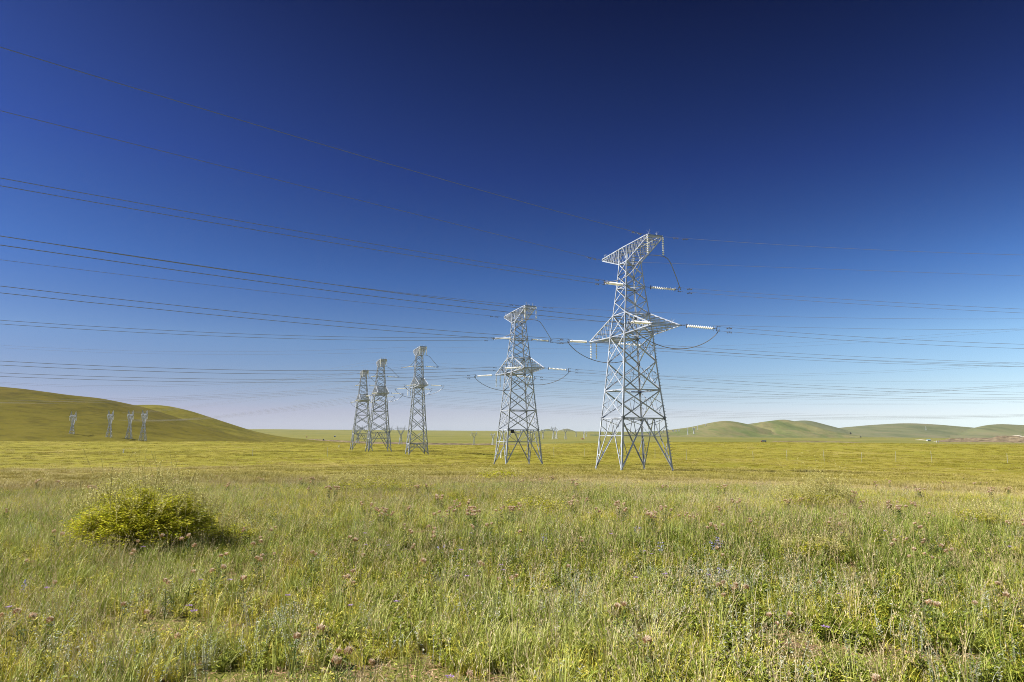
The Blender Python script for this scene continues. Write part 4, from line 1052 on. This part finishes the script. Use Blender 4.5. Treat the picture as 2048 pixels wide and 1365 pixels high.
def violet_proto():
    B = Blades(); P = B.blade((0, 0, 0), U(0, 6), .22, .15, .0035, .4, 0, .6)
    for k in range(6): B.leaf(P[0] + (P[-1] - P[0]) * U(.05, .5), (U(-1, 1), U(-1, 1), .5), U(.03, .05), .008, U(0, 1), 0)
    for i in range(44):
        a = U(0, 6.28); q = .017 * math.sqrt(U(0, 1)); B.leaf(P[-1] + np.array([q * math.cos(a), q * math.sin(a), .004 * U(0, 1)]), (math.cos(a), math.sin(a), U(.1, .9)), .012, .008, U(0, 1), 1)
    return B.mesh('scabious', [TLEAF, VIOL])
def bell_proto():
    B = Blades()
    for s in range(3):
        P = B.blade((U(-.03, .03), U(-.03, .03), 0), U(0, 6), U(.22, .3), U(.1, .3), .003, .4, 0, .6)
        for k in range(8):
            p = P[0] + (P[-1] - P[0]) * U(.45, 1.0); a = U(0, 6.28)
            for m in range(4): B.leaf(p + np.array([.012 * math.cos(a), .012 * math.sin(a), 0]), (math.cos(a + m * 1.5) * .5, math.sin(a + m * 1.5) * .5, -.8), .024, .013, U(0, 1), 1)
    return B.mesh('bluebell', [TLEAF, BLUEF])
VP = [violet_proto() for _ in range(3)]; BP = [bell_proto() for _ in range(2)]
vi = [(345, 95), (1095, 640), (1115, 615), (1660, 553), (1350, 455), (820, 275), (1140, 463), (90, 620), (255, 515)]
vb = [(600, 1025), (655, 1060), (768, 443), (322, 587), (100, 607), (950, 380), (970, 403), (305, 262), (235, 232), (145, 262), (780, 193), (140, 195), (168, 130), (680, 288), (1790, 300), (1835, 315), (1930, 425), (1740, 455), (1465, 75), (1575, 195)]
vc = [(1000, 187), (1240, 182), (1760, 110), (1980, 273), (962, 552), (858, 745), (220, 440)]
bl = [(150 / 2.926, 1000 + 465 / 2.926)] + [(680 + x / 2.926, 1000 + y / 2.926) for x, y in ((1197, 195), (597, 250), (1745, 140), (1885, 245))] + [(1350 + x / 2.934, 1000 + y / 2.934) for x, y in ((215, 225), (245, 215), (262, 235), (235, 250), (175, 385), (285, 380))]
def small_flower(me, px, py, name, label, cat, group, h, v):
    x, y, z = place(px, py, h * v); o = link(name, me); o.location = (x, y, z); o.rotation_euler = (U(-.1, .1), U(-.1, .1), U(0, 6)); o.scale = (v, v, v); tag(o, label, cat, group)
for x, y in [(x / 2.926, 1000 + y / 2.926) for x, y in vi] + [(680 + x / 2.926, 1000 + y / 2.926) for x, y in vb] + [(1350 + x / 2.934, 1000 + y / 2.934) for x, y in vc]:
    small_flower(random.choice(VP), x, y, 'scabious', 'small pale violet flower head %s' % region(x, y), 'flower', 'violet flowers in the meadow', .22, U(.9, 1.25))
for x, y in bl:
    small_flower(random.choice(BP), x, y, 'bluebell', 'blue bell flowers on thin stems %s' % region(x, y), 'flower', 'bluebells in the meadow', .25, U(.75, 1.0))
def sage_proto():
    B = Blades()
    for s in range(5):
        P = B.blade((U(-.06, .06), U(-.06, .06), 0), U(0, 6), U(.26, .38), U(.05, .3), .004, .6, 0, .6)
        for k in range(46):
            t = U(.25, 1.02); p = P[0] + (P[-1] - P[0]) * t; a = U(0, 6.28); B.leaf(p, (math.cos(a), math.sin(a), U(.2, 1)), U(.008, .016), .007, U(0, 1))
    return B.mesh('sage_plant', [G_SAGE])
SP = [sage_proto() for _ in range(3)]
sg = [(1500 / 2.926, 1000 + 570 / 2.926), (1560 / 2.926, 1000 + 610 / 2.926), (1630 / 2.926, 1000 + 600 / 2.926), (1680 / 2.926, 1000 + 600 / 2.926), (1095 / 2.926, 1000 + 750 / 2.926), (1225 / 2.926, 1000 + 760 / 2.926), (900 / 2.926, 1000 + 960 / 2.926), (125 / 2.926, 1000 + 130 / 2.926), (165 / 2.926, 1000 + 140 / 2.926), (1570 / 2.926, 1000 + 110 / 2.926),
      (1110, 1112), (1180, 1130), (1195, 1195), (1140, 1160), (1803, 1245), (1822, 1240), (1858, 1262), (1875, 1300), (2020, 1265), (1950, 1295), (1695, 1250), (1560, 1180), (1600, 1185), (1545, 1200), (1390, 1170), (1420, 1155), (1350, 1335), (1650, 1340)]
for x, y in sg:
    small_flower(random.choice(SP), x, y, 'sage_plant', 'silvery grey sage stalks %s' % region(x, y), 'plant', 'silver sage plants in the meadow', .34, U(.8, 1.15))

# ------------------------------------------------------------------ haze
def haze():
    m = bpy.data.materials.new('haze_air'); m.use_nodes = True; nt = m.node_tree; nt.nodes.clear()
    v = nt.nodes.new('ShaderNodeVolumePrincipled'); v.inputs['Color'].default_value = (.80, .88, 1, 1); v.inputs['Density'].default_value = 1.6e-5; v.inputs['Anisotropy'].default_value = .1
    o = nt.nodes.new('ShaderNodeOutputMaterial'); nt.links.new(v.outputs[0], o.inputs['Volume'])
    mb = MB(); mb.box8((-9500, -300, -45), (19000, 0, 0), (0, 10500, 0), (0, 0, 190)); o = mb.build('haze', m); tag(o, 'thin pale haze over the whole grassland', 'haze', kind='stuff')
haze()
